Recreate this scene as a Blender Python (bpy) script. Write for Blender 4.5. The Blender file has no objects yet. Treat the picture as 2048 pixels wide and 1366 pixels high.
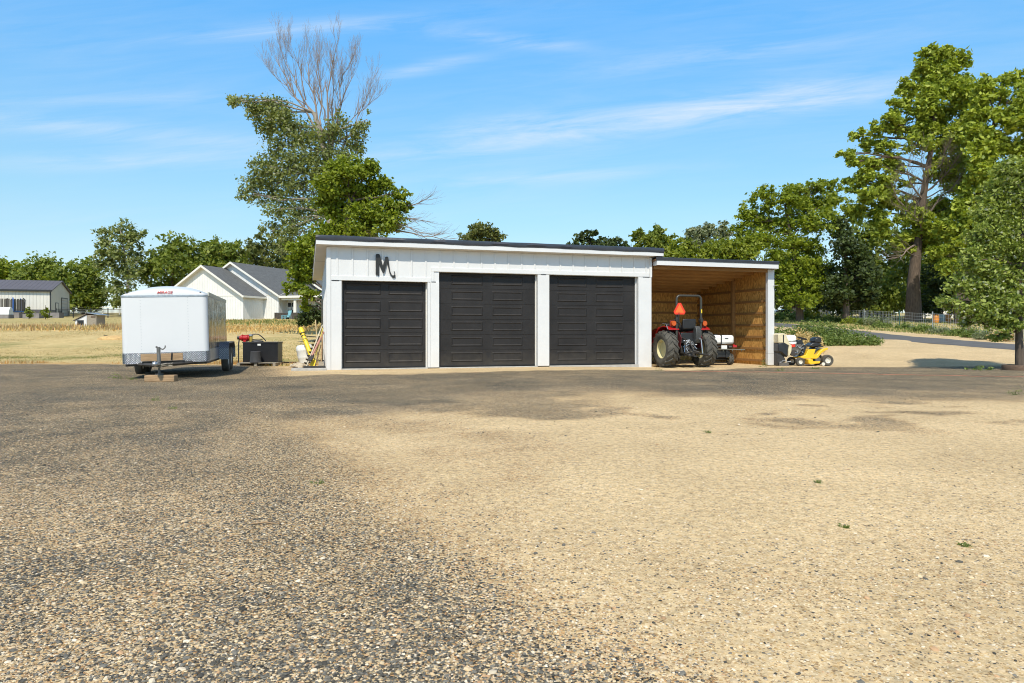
import bpy, math, random
import numpy as np
from mathutils import Vector, Matrix, noise as mnoise

R = math.radians
rnd = random.Random(11)
nrg = np.random.default_rng(5)
S = bpy.context.scene
COL = S.collection

# ------------------------------------------------------------------ camera, sky, sun, exposure
CAM_Z, F, CX, HY = 1.15, 1400.0, 1024.0, 664.0
cd = bpy.data.cameras.new('camera')
cam = bpy.data.objects.new('camera', cd)
COL.objects.link(cam)
cam.location = (0, 0, CAM_Z)
cam.rotation_euler = (R(90), 0, 0)
cd.sensor_width = 36.0
cd.lens = 36.0 * F / 2048.0
cd.shift_y = -(683 - HY) / 2048.0
cd.clip_start = 0.05
cd.clip_end = 3000
S.camera = cam

LDIR = Vector((0.07, 1.0, 0)).normalized()          # the way the light travels over the ground
EL = R(52)
W_ = bpy.data.worlds.new('World')
S.world = W_
W_.use_nodes = True


def build_world():
    nt = W_.node_tree
    N, L = nt.nodes, nt.links
    N.clear()
    out = N.new('ShaderNodeOutputWorld')
    bg = N.new('ShaderNodeBackground')
    bg.inputs['Strength'].default_value = 0.122
    sky = N.new('ShaderNodeTexSky')
    sky.sky_type = 'NISHITA'
    sky.sun_disc = False
    sky.sun_elevation = EL
    sky.sun_rotation = math.atan2(-LDIR.x, -LDIR.y)
    sky.altitude = 800
    sky.air_density = 1.15
    sky.dust_density = 0.6
    sky.ozone_density = 2.4
    hsv = N.new('ShaderNodeHueSaturation')
    hsv.inputs['Saturation'].default_value = 1.0
    hsv.inputs['Value'].default_value = 1.0
    tint = N.new('ShaderNodeMixRGB')
    tint.blend_type = 'MULTIPLY'
    tint.inputs[0].default_value = 1
    tr = N.new('ShaderNodeValToRGB')
    for i, (p, c) in enumerate(((0.0, (0.50, 0.40, 0.33)), (0.42, (0.32, 0.655, 0.75)), (0.17, (0.46, 0.535, 0.47)), (0.72, (0.40, 0.36, 0.34)))):
        e = tr.color_ramp.elements[i] if i < 2 else tr.color_ramp.elements.new(p)
        e.position = p
        e.color = (*c, 1)
    tscale = N.new('ShaderNodeMixRGB')
    tscale.blend_type = 'MULTIPLY'
    tscale.inputs[0].default_value = 1
    tscale.inputs[2].default_value = (3, 3, 3, 1)
    L.new(tr.outputs[0], tscale.inputs[1])
    L.new(tscale.outputs[0], tint.inputs[2])
    L.new(sky.outputs[0], tint.inputs[1])
    L.new(tint.outputs[0], hsv.inputs['Color'])
    # thin streaks of cirrus, fixed in the sky by direction on a high plane
    tc = N.new('ShaderNodeTexCoord')
    sep = N.new('ShaderNodeSeparateXYZ')
    L.new(tc.outputs['Generated'], sep.inputs[0])
    L.new(sep.outputs[2], tr.inputs[0])

    def math_(op, a, b=None):
        m = N.new('ShaderNodeMath')
        m.operation = op
        for i, q in enumerate((a, b)):
            if q is None:
                continue
            if isinstance(q, (int, float)):
                m.inputs[i].default_value = q
            else:
                L.new(q, m.inputs[i])
        return m.outputs[0]
    lift = N.new('ShaderNodeCombineXYZ')
    L.new(sep.outputs[0], lift.inputs[0])
    L.new(sep.outputs[1], lift.inputs[1])
    L.new(math_('ADD', math_('MULTIPLY', math_('MAXIMUM', sep.outputs[2], 0.0), 0.95), 0.06), lift.inputs[2])
    L.new(lift.outputs[0], sky.inputs['Vector'])
    zz = math_('ADD', math_('MAXIMUM', sep.outputs[2], 0.0), 0.10)
    cx = math_('DIVIDE', sep.outputs[0], zz)
    cy = math_('DIVIDE', sep.outputs[1], zz)
    comb = N.new('ShaderNodeCombineXYZ')
    L.new(cx, comb.inputs[0])
    L.new(cy, comb.inputs[1])
    mp = N.new('ShaderNodeMapping')
    mp.inputs['Rotation'].default_value = (0, 0, R(-14))
    mp.inputs['Scale'].default_value = (0.28, 1.25, 1)
    L.new(comb.outputs[0], mp.inputs[0])
    n1 = N.new('ShaderNodeTexNoise')
    n1.inputs['Scale'].default_value = 1.25
    n1.inputs['Detail'].default_value = 9
    n1.inputs['Roughness'].default_value = 0.58
    n1.inputs['Distortion'].default_value = 0.35
    L.new(mp.outputs[0], n1.inputs['Vector'])
    n2 = N.new('ShaderNodeTexNoise')
    n2.inputs['Scale'].default_value = 0.55
    n2.inputs['Detail'].default_value = 2
    L.new(comb.outputs[0], n2.inputs['Vector'])
    r1 = N.new('ShaderNodeValToRGB')
    r1.color_ramp.elements[0].position = 0.34
    r1.color_ramp.elements[1].position = 0.72
    L.new(n1.outputs[0], r1.inputs[0])
    r2 = N.new('ShaderNodeValToRGB')
    r2.color_ramp.elements[0].position = 0.36
    r2.color_ramp.elements[1].position = 0.70
    L.new(n2.outputs[0], r2.inputs[0])
    ys = math_('MAXIMUM', sep.outputs[1], 0.02)
    u = math_('DIVIDE', sep.outputs[0], ys)
    v = math_('ADD', math_('DIVIDE', sep.outputs[2], ys), math_('MULTIPLY', math_('SUBTRACT', n2.outputs[0], 0.5), 0.03))
    # (bearing, height, slope, half length, half width, weight) of each streak
    tot = math_('MULTIPLY', r2.outputs[0], 0.16)
    for u0, v0, sl, hl, hw, am in ((.12, .292, .128, .26, .017, .62), (.40, .335, .10, .16, .024, .52), (-.30, .431, .067, .17, .011, .50), (-.13, .374, .20, .07, .009, .42), (-.01, .417, -.10, .10, .010, .40),
                                   (-.58, .285, -.08, .26, .016, .42), (-.52, .243, 0.02, .28, .014, .36), (.02, .222, .05, .20, .009, .30), (.30, .40, .12, .2, .014, .26), (.0, .30, .12, .12, .012, .34), (-.60, .33, .03, .22, .01, .2), (.95, .3, .1, .3, .03, .4), (-1.1, .33, -.1, .3, .03, .4)):
        du = math_('SUBTRACT', u, u0)
        dv = math_('DIVIDE', math_('SUBTRACT', math_('SUBTRACT', v, v0), math_('MULTIPLY', du, sl)), hw)
        du = math_('DIVIDE', du, hl)
        e_ = math_('ADD', math_('MULTIPLY', du, du), math_('MULTIPLY', dv, dv))
        g_ = math_('MULTIPLY', math_('EXPONENT', math_('MULTIPLY', e_, -1.0)), am * 0.85)
        tot = math_('ADD', tot, g_)
    front = math_('GREATER_THAN', sep.outputs[1], 0.0)
    fv = N.new('ShaderNodeCombineXYZ')
    L.new(math_('MULTIPLY', u, 3.2), fv.inputs[0])
    L.new(math_('MULTIPLY', math_('SUBTRACT', v, math_('MULTIPLY', u, 0.10)), 30.0), fv.inputs[1])
    n3 = N.new('ShaderNodeTexNoise')
    n3.inputs['Scale'].default_value = 1.3
    n3.inputs['Detail'].default_value = 10
    n3.inputs['Roughness'].default_value = 0.66
    n3.inputs['Distortion'].default_value = 0.5
    L.new(fv.outputs[0], n3.inputs['Vector'])
    r3 = N.new('ShaderNodeValToRGB')
    r3.color_ramp.elements[0].position = 0.36
    r3.color_ramp.elements[1].position = 0.68
    L.new(n3.outputs[0], r3.inputs[0])
    cl = math_('MULTIPLY', math_('MULTIPLY', math_('MINIMUM', tot, 0.85), math_('ADD', math_('MULTIPLY', r3.outputs[0], 1.15), 0.12)), front)
    mix = N.new('ShaderNodeMixRGB')
    L.new(cl, mix.inputs[0])
    L.new(hsv.outputs[0], mix.inputs[1])
    mix.inputs[2].default_value = (6.6, 7.2, 7.8, 1)
    L.new(mix.outputs[0], bg.inputs['Color'])
    L.new(bg.outputs[0], out.inputs['Surface'])


build_world()
sd = bpy.data.lights.new('sun', 'SUN')
sun = bpy.data.objects.new('sun', sd)
COL.objects.link(sun)
sd.energy = 4.75
sd.angle = R(0.53)
sd.color = (1.0, 0.93, 0.80)
ldir = Vector((LDIR.x * math.cos(EL), LDIR.y * math.cos(EL), -math.sin(EL)))
sun.rotation_euler = ldir.to_track_quat('-Z', 'Y').to_euler()
S.view_settings.view_transform = 'Standard'
S.view_settings.look = 'None'
S.view_settings.gamma = 1
S.view_settings.exposure = 0.05
S.view_settings.use_curve_mapping = False
S.cycles.filter_width = 1.05


# ------------------------------------------------------------------ helpers
def sm(a, b, x):
    t = min(1.0, max(0.0, (x - a) / (b - a)))
    return t * t * (3 - 2 * t)


def gz(x, y):
    """height of the ground"""
    pad = sm(-9.5, -6, x) * (1 - sm(12.5, 17, x)) * (1 - sm(32, 46, y))
    y0 = 21 + 8.5 * pad
    t = min(y, 150) - y0
    z = 0.0 if t <= 0 else (0.043 * t * t / 14 if t < 7 else 0.043 * (t - 3.5))
    z -= 0.085 * sm(1, 6, x) * (1 - sm(19, 24, x)) * sm(19.5, 23, y) * (1 - sm(28, 34, y))
    return z


def at(px, py, d):
    """point d metres ahead along a sight line, full-size photograph pixels"""
    return Vector(((px - CX) / F * d, d, CAM_Z + (HY - py) / F * d))


def gp(px, d):
    x = (px - CX) / F * d
    return Vector((x, d, gz(x, d)))


def tag(o, label=None, cat=None, group=None, kind=None):
    if label:
        o['label'] = label
    if cat:
        o['category'] = cat
    if group:
        o['group'] = group
    if kind:
        o['kind'] = kind
    return o


def empty(name, loc, rz=0.0, label=None, cat=None, group=None, ry=0.0, rx=0.0):
    o = bpy.data.objects.new(name, None)
    COL.objects.link(o)
    o.empty_display_size = 0.2
    o.location = loc
    o.rotation_euler = (rx, ry, rz)
    return tag(o, label, cat, group)


def copy_tree(o, parent=None):
    c = o.copy()
    COL.objects.link(c)
    c.parent = parent
    for ch in list(o.children):
        copy_tree(ch, c)
    return c


class MB:
    def __init__(self):
        self.v, self.f = [], []

    def add(self, vs, fs, M=None):
        n = len(self.v)
        for p in vs:
            p = Vector(p)
            self.v.append(tuple(M @ p if M else p))
        for q in fs:
            self.f.append(tuple(i + n for i in q))
        return self

    def box(self, x0, x1, y0, y1, z0, z1, M=None):
        vs = [(x0, y0, z0), (x1, y0, z0), (x1, y1, z0), (x0, y1, z0), (x0, y0, z1), (x1, y0, z1), (x1, y1, z1), (x0, y1, z1)]
        fs = [(0, 3, 2, 1), (4, 5, 6, 7), (0, 1, 5, 4), (1, 2, 6, 5), (2, 3, 7, 6), (3, 0, 4, 7)]
        return self.add(vs, fs, M)

    def prism(self, poly, a0, a1, plane='xz', M=None):
        """polygon in a plane extruded along the third axis from a0 to a1"""
        def P(u, w, a):
            return {'xz': (u, a, w), 'xy': (u, w, a), 'yz': (a, u, w)}[plane]
        n = len(poly)
        vs = [P(u, w, a0) for u, w in poly] + [P(u, w, a1) for u, w in poly]
        fs = [tuple(range(n)), tuple(range(2 * n - 1, n - 1, -1))]
        for i in range(n):
            j = (i + 1) % n
            fs.append((j, i, i + n, j + n))
        return self.add(vs, fs, M)

    def tube(self, pts, rs, n=8, cap=True, M=None, close=False):
        pts = [Vector(p) for p in pts]
        if isinstance(rs, (int, float)):
            rs = [rs] * len(pts)
        vs, fs = [], []
        t0 = (pts[1] - pts[0]).normalized()
        up = Vector((0, 0, 1)) if abs(t0.z) < 0.9 else Vector((1, 0, 0))
        a = t0.cross(up).normalized()
        for i, p in enumerate(pts):
            t = (pts[min(i + 1, len(pts) - 1)] - pts[max(i - 1, 0)])
            t = t.normalized() if t.length > 1e-9 else t0
            a = (a - t * a.dot(t))
            a = a.normalized() if a.length > 1e-6 else t.orthogonal().normalized()
            b = t.cross(a)
            for k in range(n):
                an = 2 * math.pi * k / n
                vs.append(p + (a * math.cos(an) + b * math.sin(an)) * rs[i])
        m = len(pts)
        for i in range(m - 1):
            for k in range(n):
                k2 = (k + 1) % n
                fs.append((i * n + k, i * n + k2, (i + 1) * n + k2, (i + 1) * n + k))
        if cap:
            fs.append(tuple(range(n - 1, -1, -1)))
            fs.append(tuple((m - 1) * n + k for k in range(n)))
        return self.add(vs, fs, M)

    def cyl(self, p0, p1, r0, r1=None, n=14, M=None):
        return self.tube([p0, p1], [r0, r0 if r1 is None else r1], n, True, M)

    def lathe(self, prof, n=24, M=None, cap=True):
        """profile of (radius, z) turned about z"""
        vs, fs = [], []
        for r, z in prof:
            for k in range(n):
                an = 2 * math.pi * k / n
                vs.append((r * math.cos(an), r * math.sin(an), z))
        for i in range(len(prof) - 1):
            for k in range(n):
                k2 = (k + 1) % n
                fs.append((i * n + k, i * n + k2, (i + 1) * n + k2, (i + 1) * n + k))
        if cap:
            fs.append(tuple(range(n - 1, -1, -1)))
            fs.append(tuple((len(prof) - 1) * n + k for k in range(n)))
        return self.add(vs, fs, M)

    def blob(self, c, r, seed=0, rough=0.12, nu=14, nv=9, M=None):
        vs, fs = [], []
        c = Vector(c)
        for j in range(nv + 1):
            th = math.pi * j / nv
            for i in range(nu):
                ph = 2 * math.pi * i / nu
                d = Vector((math.sin(th) * math.cos(ph), math.sin(th) * math.sin(ph), math.cos(th)))
                k = 1 + rough * mnoise.noise(d * 1.7 + Vector((seed * 3.1, seed, 0)))
                vs.append((c.x + d.x * r[0] * k, c.y + d.y * r[1] * k, c.z + d.z * r[2] * k))
        for j in range(nv):
            for i in range(nu):
                i2 = (i + 1) % nu
                fs.append((j * nu + i, (j + 1) * nu + i, (j + 1) * nu + i2, j * nu + i2))
        return self.add(vs, fs, M)

    def build(self, name, mat, parent=None, smooth=True, bevel=0.0, label=None):
        me = bpy.data.meshes.new(name)
        me.from_pydata(self.v, [], self.f)
        me.validate(clean_customdata=False)
        me.materials.append(mat)
        if smooth:
            me.shade_smooth()
            me.set_sharp_from_angle(angle=R(38))
        o = bpy.data.objects.new(name, me)
        COL.objects.link(o)
        if parent:
            o.parent = parent
        if bevel:
            b = o.modifiers.new('bevel', 'BEVEL')
            b.width = bevel
            b.segments = 2
            b.limit_method = 'ANGLE'
            b.angle_limit = R(50)
        if label:
            o['label'] = label
        return o


def Tm(loc=(0, 0, 0), rx=0, ry=0, rz=0, sc=(1, 1, 1)):
    return Matrix.Translation(loc) @ Matrix.Rotation(rz, 4, 'Z') @ Matrix.Rotation(ry, 4, 'Y') @ Matrix.Rotation(rx, 4, 'X') @ Matrix.Diagonal((*sc, 1))


def np_mesh(name, verts, faces_n, mat, parent=None, col=None, smooth=False):
    """verts (N,3), every face takes faces_n consecutive verts; col = one colour per vert"""
    me = bpy.data.meshes.new(name)
    n = len(verts)
    nf = n // faces_n
    me.vertices.add(n)
    me.vertices.foreach_set('co', np.ascontiguousarray(verts, dtype=np.float32).ravel())
    me.loops.add(n)
    me.loops.foreach_set('vertex_index', np.arange(n, dtype=np.int32))
    me.polygons.add(nf)
    me.polygons.foreach_set('loop_start', np.arange(0, n, faces_n, dtype=np.int32))
    me.update(calc_edges=True)
    if col is not None:
        a = me.color_attributes.new('Col', 'FLOAT_COLOR', 'POINT')
        c4 = np.ones((n, 4), dtype=np.float32)
        c4[:, :3] = col
        a.data.foreach_set('color', c4.ravel())
    me.materials.append(mat)
    o = bpy.data.objects.new(name, me)
    COL.objects.link(o)
    if parent:
        o.parent = parent
    return o


# ------------------------------------------------------------------ materials
MATS = {}


def mat(name, col, rough=0.6, metal=0.0, var=0.10, scale=6.0, bump=0.0, bscale=40.0, spec=0.5, col2=None, stretch=(1, 1, 1), coat=0.0, dust=0.0):
    if name in MATS:
        return MATS[name]
    m = bpy.data.materials.new(name)
    m.use_nodes = True
    nt = m.node_tree
    N, L = nt.nodes, nt.links
    b = N['Principled BSDF']
    b.inputs['Roughness'].default_value = rough
    b.inputs['Metallic'].default_value = metal
    b.inputs['Specular IOR Level'].default_value = spec
    b.inputs['Coat Weight'].default_value = coat
    tc = N.new('ShaderNodeTexCoord')
    mp = N.new('ShaderNodeMapping')
    mp.inputs['Scale'].default_value = stretch
    L.new(tc.outputs['Object'], mp.inputs[0])
    no = N.new('ShaderNodeTexNoise')
    no.inputs['Scale'].default_value = scale
    no.inputs['Detail'].default_value = 6
    no.inputs['Roughness'].default_value = 0.6
    L.new(mp.outputs[0], no.inputs['Vector'])
    rp = N.new('ShaderNodeValToRGB')
    e = rp.color_ramp.elements
    e[0].position, e[1].position = 0.3, 0.7
    c2 = col2 or tuple(c * (1 - var) for c in col)
    e[0].color = (*c2, 1)
    e[1].color = (*[min(1, c * (1 + (var * 0.6 if not col2 else 0))) for c in col], 1)
    L.new(no.outputs[0], rp.inputs[0])
    L.new(rp.outputs[0], b.inputs['Base Color'])
    if dust:      # splashed dirt near the ground, ragged upper edge
        sp = N.new('ShaderNodeSeparateXYZ')
        L.new(tc.outputs['Object'], sp.inputs[0])
        nd = N.new('ShaderNodeTexNoise')
        nd.inputs['Scale'].default_value = 5
        nd.inputs['Detail'].default_value = 7
        L.new(tc.outputs['Object'], nd.inputs['Vector'])
        ad = N.new('ShaderNodeMath')
        ad.operation = 'MULTIPLY_ADD'
        L.new(nd.outputs[0], ad.inputs[0])
        ad.inputs[1].default_value = -0.9
        L.new(sp.outputs[2], ad.inputs[2])
        mr = N.new('ShaderNodeMapRange')
        mr.inputs[1].default_value = 0.12
        mr.inputs[2].default_value = -0.45
        mr.inputs[3].default_value = 0
        mr.inputs[4].default_value = dust
        L.new(ad.outputs[0], mr.inputs[0])
        mx = N.new('ShaderNodeMixRGB')
        L.new(mr.outputs[0], mx.inputs[0])
        L.new(rp.outputs[0], mx.inputs[1])
        mx.inputs[2].default_value = (0.40, 0.32, 0.21, 1)
        L.new(mx.outputs[0], b.inputs['Base Color'])
    if bump:
        n2 = N.new('ShaderNodeTexNoise')
        n2.inputs['Scale'].default_value = bscale
        n2.inputs['Detail'].default_value = 5
        L.new(mp.outputs[0], n2.inputs['Vector'])
        bp = N.new('ShaderNodeBump')
        bp.inputs['Strength'].default_value = bump
        bp.inputs['Distance'].default_value = 0.02
        L.new(n2.outputs[0], bp.inputs['Height'])
        L.new(bp.outputs[0], b.inputs['Normal'])
    MATS[name] = m
    return m


WHITE = mat('white_paint', (0.655, 0.65, 0.635), 0.55, var=0.05, scale=1.3, bump=0.08, bscale=30, dust=0.12)
WHITE2 = mat('white_gelcoat', (0.66, 0.66, 0.655), 0.25, var=0.03, scale=0.8, spec=0.5)
OFFWHITE = mat('cream_paint', (0.66, 0.63, 0.57), 0.6, var=0.06, scale=2)
SOFFIT = mat('soffit_paint', (0.62, 0.58, 0.52), 0.7, var=0.08, scale=2)
BLACKDOOR = mat('dark_brown_door', (0.027, 0.0245, 0.0235), 0.42, var=0.25, scale=1.6, bump=0.25, bscale=180, spec=0.22, dust=0.07)
MEMB = mat('black_roofing', (0.035, 0.04, 0.052), 0.38, var=0.25, scale=2.5, bump=0.3, bscale=7)
BLACK = mat('black_paint', (0.018, 0.018, 0.018), 0.4, var=0.2, scale=8)
LETTER = mat('letter_metal', (0.018, 0.0175, 0.016), 0.5, var=0.3, scale=9)
RUBBER = mat('tyre_rubber', (0.040, 0.038, 0.033), 0.85, var=0.45, scale=7, bump=0.3, bscale=60, col2=(0.11, 0.10, 0.078))
STEEL = mat('galvanised_steel', (0.46, 0.48, 0.50), 0.4, 0.8, var=0.25, scale=14)
DARKSTEEL = mat('dark_steel', (0.06, 0.055, 0.05), 0.55, 0.4, var=0.35, scale=12)
RUSTY = mat('rusty_steel', (0.13, 0.085, 0.055), 0.8, 0.2, var=0.5, scale=14)
CONC = mat('concrete', (0.42, 0.40, 0.36), 0.9, var=0.2, scale=5, bump=0.3, bscale=40)
WOOD = mat('weathered_wood', (0.36, 0.235, 0.125), 0.8, var=0.35, scale=7, bump=0.2, bscale=30, stretch=(0.6, 4, 6))
WOODG = mat('grey_wood', (0.30, 0.26, 0.20), 0.85, var=0.35, scale=9, bump=0.2, bscale=30, stretch=(0.6, 4, 6))
LUMBER = mat('new_lumber', (0.33, 0.17, 0.055), 0.75, var=0.25, scale=5, stretch=(0.5, 3, 5))
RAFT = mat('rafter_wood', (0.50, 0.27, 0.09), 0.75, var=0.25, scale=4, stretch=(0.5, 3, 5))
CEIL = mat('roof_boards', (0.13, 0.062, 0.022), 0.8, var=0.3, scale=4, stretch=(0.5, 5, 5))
RED = mat('red_paint', (0.42, 0.014, 0.016), 0.3, var=0.15, scale=4, coat=0.3)
ORANGE = mat('reflector_orange', (0.95, 0.17, 0.03), 0.5, var=0.05)
REDREF = mat('reflector_red', (0.75, 0.045, 0.015), 0.4, var=0.08)
AMBER = mat('amber_lens', (0.55, 0.09, 0.01), 0.25, var=0.2)
YELLOW = mat('yellow_paint', (0.86, 0.52, 0.02), 0.32, var=0.08, scale=6, coat=0.3)
YELLOW2 = mat('yellow_plastic', (0.80, 0.58, 0.03), 0.5, var=0.2, scale=8)
RIMC = mat('cream_rim', (0.60, 0.54, 0.30), 0.5, var=0.15, scale=6)
RIMW = mat('white_rim', (0.72, 0.68, 0.58), 0.45, var=0.2, scale=10)
PLASTW = mat('white_plastic', (0.74, 0.74, 0.70), 0.45, var=0.08, scale=4)
PLASTC = mat('cream_plastic', (0.66, 0.57, 0.37), 0.5, var=0.12, scale=5)
PLASTB = mat('black_plastic', (0.022, 0.023, 0.025), 0.38, var=0.25, scale=6)
TANKB = mat('black_tank', (0.017, 0.017, 0.019), 0.35, var=0.4, scale=2)
GREYT = mat('grey_tub', (0.05, 0.05, 0.052), 0.6, var=0.2)
ROCK = mat('pale_rock', (0.52, 0.44, 0.32), 0.9, var=0.3, scale=8, bump=0.4, bscale=20)
SHINGLE = mat('grey_shingle', (0.115, 0.118, 0.115), 0.85, var=0.3, scale=3, bump=0.4, bscale=8)
HOUSEW = mat('house_siding', (0.72, 0.69, 0.62), 0.65, var=0.05)
STONE = mat('dark_stone', (0.065, 0.055, 0.045), 0.85, var=0.6, scale=3)
GLASS = mat('dark_glass', (0.012, 0.016, 0.02), 0.08, var=0.3, spec=0.8)
BARNW = mat('barn_siding', (0.66, 0.64, 0.58), 0.5, var=0.05)
BARNR = mat('barn_roof', (0.10, 0.095, 0.10), 0.5, 0.1, var=0.15)
BARK = mat('bark', (0.115, 0.085, 0.062), 0.95, var=0.45, scale=3, bump=0.8, bscale=9, stretch=(3, 3, 0.6))
BARKP = mat('pale_bark', (0.31, 0.27, 0.22), 0.9, var=0.4, scale=4, bump=0.4, bscale=9, stretch=(3, 3, 0.7))
TWIG = mat('dead_twig', (0.27, 0.21, 0.17), 0.9, var=0.35, scale=3)
GREYB = mat('grey_block', (0.22, 0.20, 0.19), 0.9, var=0.25, scale=2)
BLUEP = mat('blue_pad', (0.03, 0.12, 0.40), 0.6, var=0.2)
LBLUE = mat('light_blue_paint', (0.20, 0.42, 0.48), 0.6, var=0.2)
CARP = mat('dark_car_paint', (0.012, 0.018, 0.028), 0.2, var=0.2, coat=0.6)
BRICK = mat('brown_edging', (0.16, 0.10, 0.065), 0.9, var=0.35, scale=14, bump=0.4, bscale=20)
CORD = mat('orange_cord', (0.50, 0.20, 0.12), 0.7, var=0.2)


def mat_corrugated(name, col, axis, pitch, depth, rough=0.5, metal=0.0, dark=0.75):
    """siding or roofing with real-width ribs along one axis, as bump"""
    m = bpy.data.materials.new(name)
    m.use_nodes = True
    nt = m.node_tree
    N, L = nt.nodes, nt.links
    b = N['Principled BSDF']
    b.inputs['Roughness'].default_value = rough
    b.inputs['Metallic'].default_value = metal
    tc = N.new('ShaderNodeTexCoord')
    sep = N.new('ShaderNodeSeparateXYZ')
    L.new(tc.outputs['Object'], sep.inputs[0])
    mm = N.new('ShaderNodeMath')
    mm.operation = 'PINGPONG'
    L.new(sep.outputs['XYZ'.index(axis)], mm.inputs[0])
    mm.inputs[1].default_value = pitch / 2
    rp = N.new('ShaderNodeMapRange')
    rp.inputs[1].default_value = 0
    rp.inputs[2].default_value = pitch * 0.14
    L.new(mm.outputs[0], rp.inputs[0])
    bp = N.new('ShaderNodeBump')
    bp.inputs['Distance'].default_value = depth
    bp.inputs['Strength'].default_value = 1.0
    L.new(rp.outputs[0], bp.inputs['Height'])
    L.new(bp.outputs[0], b.inputs['Normal'])
    no = N.new('ShaderNodeTexNoise')
    no.inputs['Scale'].default_value = 0.7
    no.inputs['Detail'].default_value = 6
    L.new(tc.outputs['Object'], no.inputs['Vector'])
    cr = N.new('ShaderNodeValToRGB')
    cr.color_ramp.elements[0].position = 0.3
    cr.color_ramp.elements[1].position = 0.7
    cr.color_ramp.elements[0].color = (*[c * 0.9 for c in col], 1)
    cr.color_ramp.elements[1].color = (*col, 1)
    L.new(no.outputs[0], cr.inputs[0])
    L.new(cr.outputs[0], b.inputs['Base Color'])
    return m


def mat_osb():
    m = bpy.data.materials.new('osb_board')
    m.use_nodes = True
    nt = m.node_tree
    N, L = nt.nodes, nt.links
    b = N['Principled BSDF']
    b.inputs['Roughness'].default_value = 0.75
    tc = N.new('ShaderNodeTexCoord')
    mp = N.new('ShaderNodeMapping')
    mp.inputs['Scale'].default_value = (22, 22, 9)
    L.new(tc.outputs['Object'], mp.inputs[0])
    vo = N.new('ShaderNodeTexVoronoi')
    vo.inputs['Scale'].default_value = 1.0
    L.new(mp.outputs[0], vo.inputs['Vector'])
    cr = N.new('ShaderNodeValToRGB')
    e = cr.color_ramp.elements
    e[0].position, e[0].color = 0.0, (0.42, 0.20, 0.048, 1)
    e[1].position, e[1].color = 1.0, (0.78, 0.45, 0.125, 1)
    k = e.new(0.5)
    k.color = (0.60, 0.31, 0.078, 1)
    sp = N.new('ShaderNodeSeparateColor')
    L.new(vo.outputs['Color'], sp.inputs[0])
    L.new(sp.outputs[0], cr.inputs[0])
    L.new(cr.outputs[0], b.inputs['Base Color'])
    return m


OSB = mat_osb()


def mat_diamond():
    m = bpy.data.materials.new('diamond_plate')
    m.use_nodes = True
    nt = m.node_tree
    N, L = nt.nodes, nt.links
    b = N['Principled BSDF']
    b.inputs['Base Color'].default_value = (0.60, 0.62, 0.64, 1)
    b.inputs['Metallic'].default_value = 0.85
    b.inputs['Roughness'].default_value = 0.34
    tc = N.new('ShaderNodeTexCoord')
    mp = N.new('ShaderNodeMapping')
    mp.inputs['Rotation'].default_value = (0, R(45), 0)
    mp.inputs['Scale'].default_value = (26, 26, 26)
    L.new(tc.outputs['Object'], mp.inputs[0])
    ch = N.new('ShaderNodeTexVoronoi')
    ch.inputs['Randomness'].default_value = 0.15
    ch.inputs['Scale'].default_value = 1
    L.new(mp.outputs[0], ch.inputs['Vector'])
    dr = N.new('ShaderNodeValToRGB')
    dr.color_ramp.elements[0].position = 0.15
    dr.color_ramp.elements[0].color = (0.50, 0.52, 0.55, 1)
    dr.color_ramp.elements[1].position = 0.55
    dr.color_ramp.elements[1].color = (0.16, 0.17, 0.18, 1)
    L.new(ch.outputs['Distance'], dr.inputs[0])
    L.new(dr.outputs[0], b.inputs['Base Color'])
    bp = N.new('ShaderNodeBump')
    bp.inputs['Strength'].default_value = 1.0
    bp.inputs['Distance'].default_value = 0.02
    L.new(ch.outputs['Distance'], bp.inputs['Height'])
    L.new(bp.outputs[0], b.inputs['Normal'])
    return m


DIAMOND = mat_diamond()


def mat_leaf(name, c_a, c_b, trans=0.35, c_rare=None):
    """foliage: colour differs from leaf to leaf; some light passes through"""
    m = bpy.data.materials.new(name)
    m.use_nodes = True
    nt = m.node_tree
    N, L = nt.nodes, nt.links
    N.remove(N['Principled BSDF'])
    out = N['Material Output']
    geo = N.new('ShaderNodeNewGeometry')
    cr = N.new('ShaderNodeValToRGB')
    e = cr.color_ramp.elements
    e[0].position, e[0].color = 0.0, (*c_a, 1)
    e[1].position, e[1].color = 0.9, (*c_b, 1)
    if c_rare:
        k = e.new(0.96)
        k.color = (*c_rare, 1)
    L.new(geo.outputs['Random Per Island'], cr.inputs[0])
    d = N.new('ShaderNodeBsdfPrincipled')
    d.inputs['Roughness'].default_value = 0.55
    d.inputs['Specular IOR Level'].default_value = 0.35
    t = N.new('ShaderNodeBsdfTranslucent')
    br = N.new('ShaderNodeMixRGB')
    br.blend_type = 'MULTIPLY'
    br.inputs[0].default_value = 1
    br.inputs[2].default_value = (1.25, 1.35, 0.6, 1)
    L.new(cr.outputs[0], br.inputs[1])
    L.new(cr.outputs[0], d.inputs['Base Color'])
    L.new(br.outputs[0], t.inputs['Color'])
    mx = N.new('ShaderNodeMixShader')
    mx.inputs[0].default_value = trans
    L.new(d.outputs[0], mx.inputs[1])
    L.new(t.outputs[0], mx.inputs[2])
    L.new(mx.outputs[0], out.inputs['Surface'])
    return m


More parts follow.
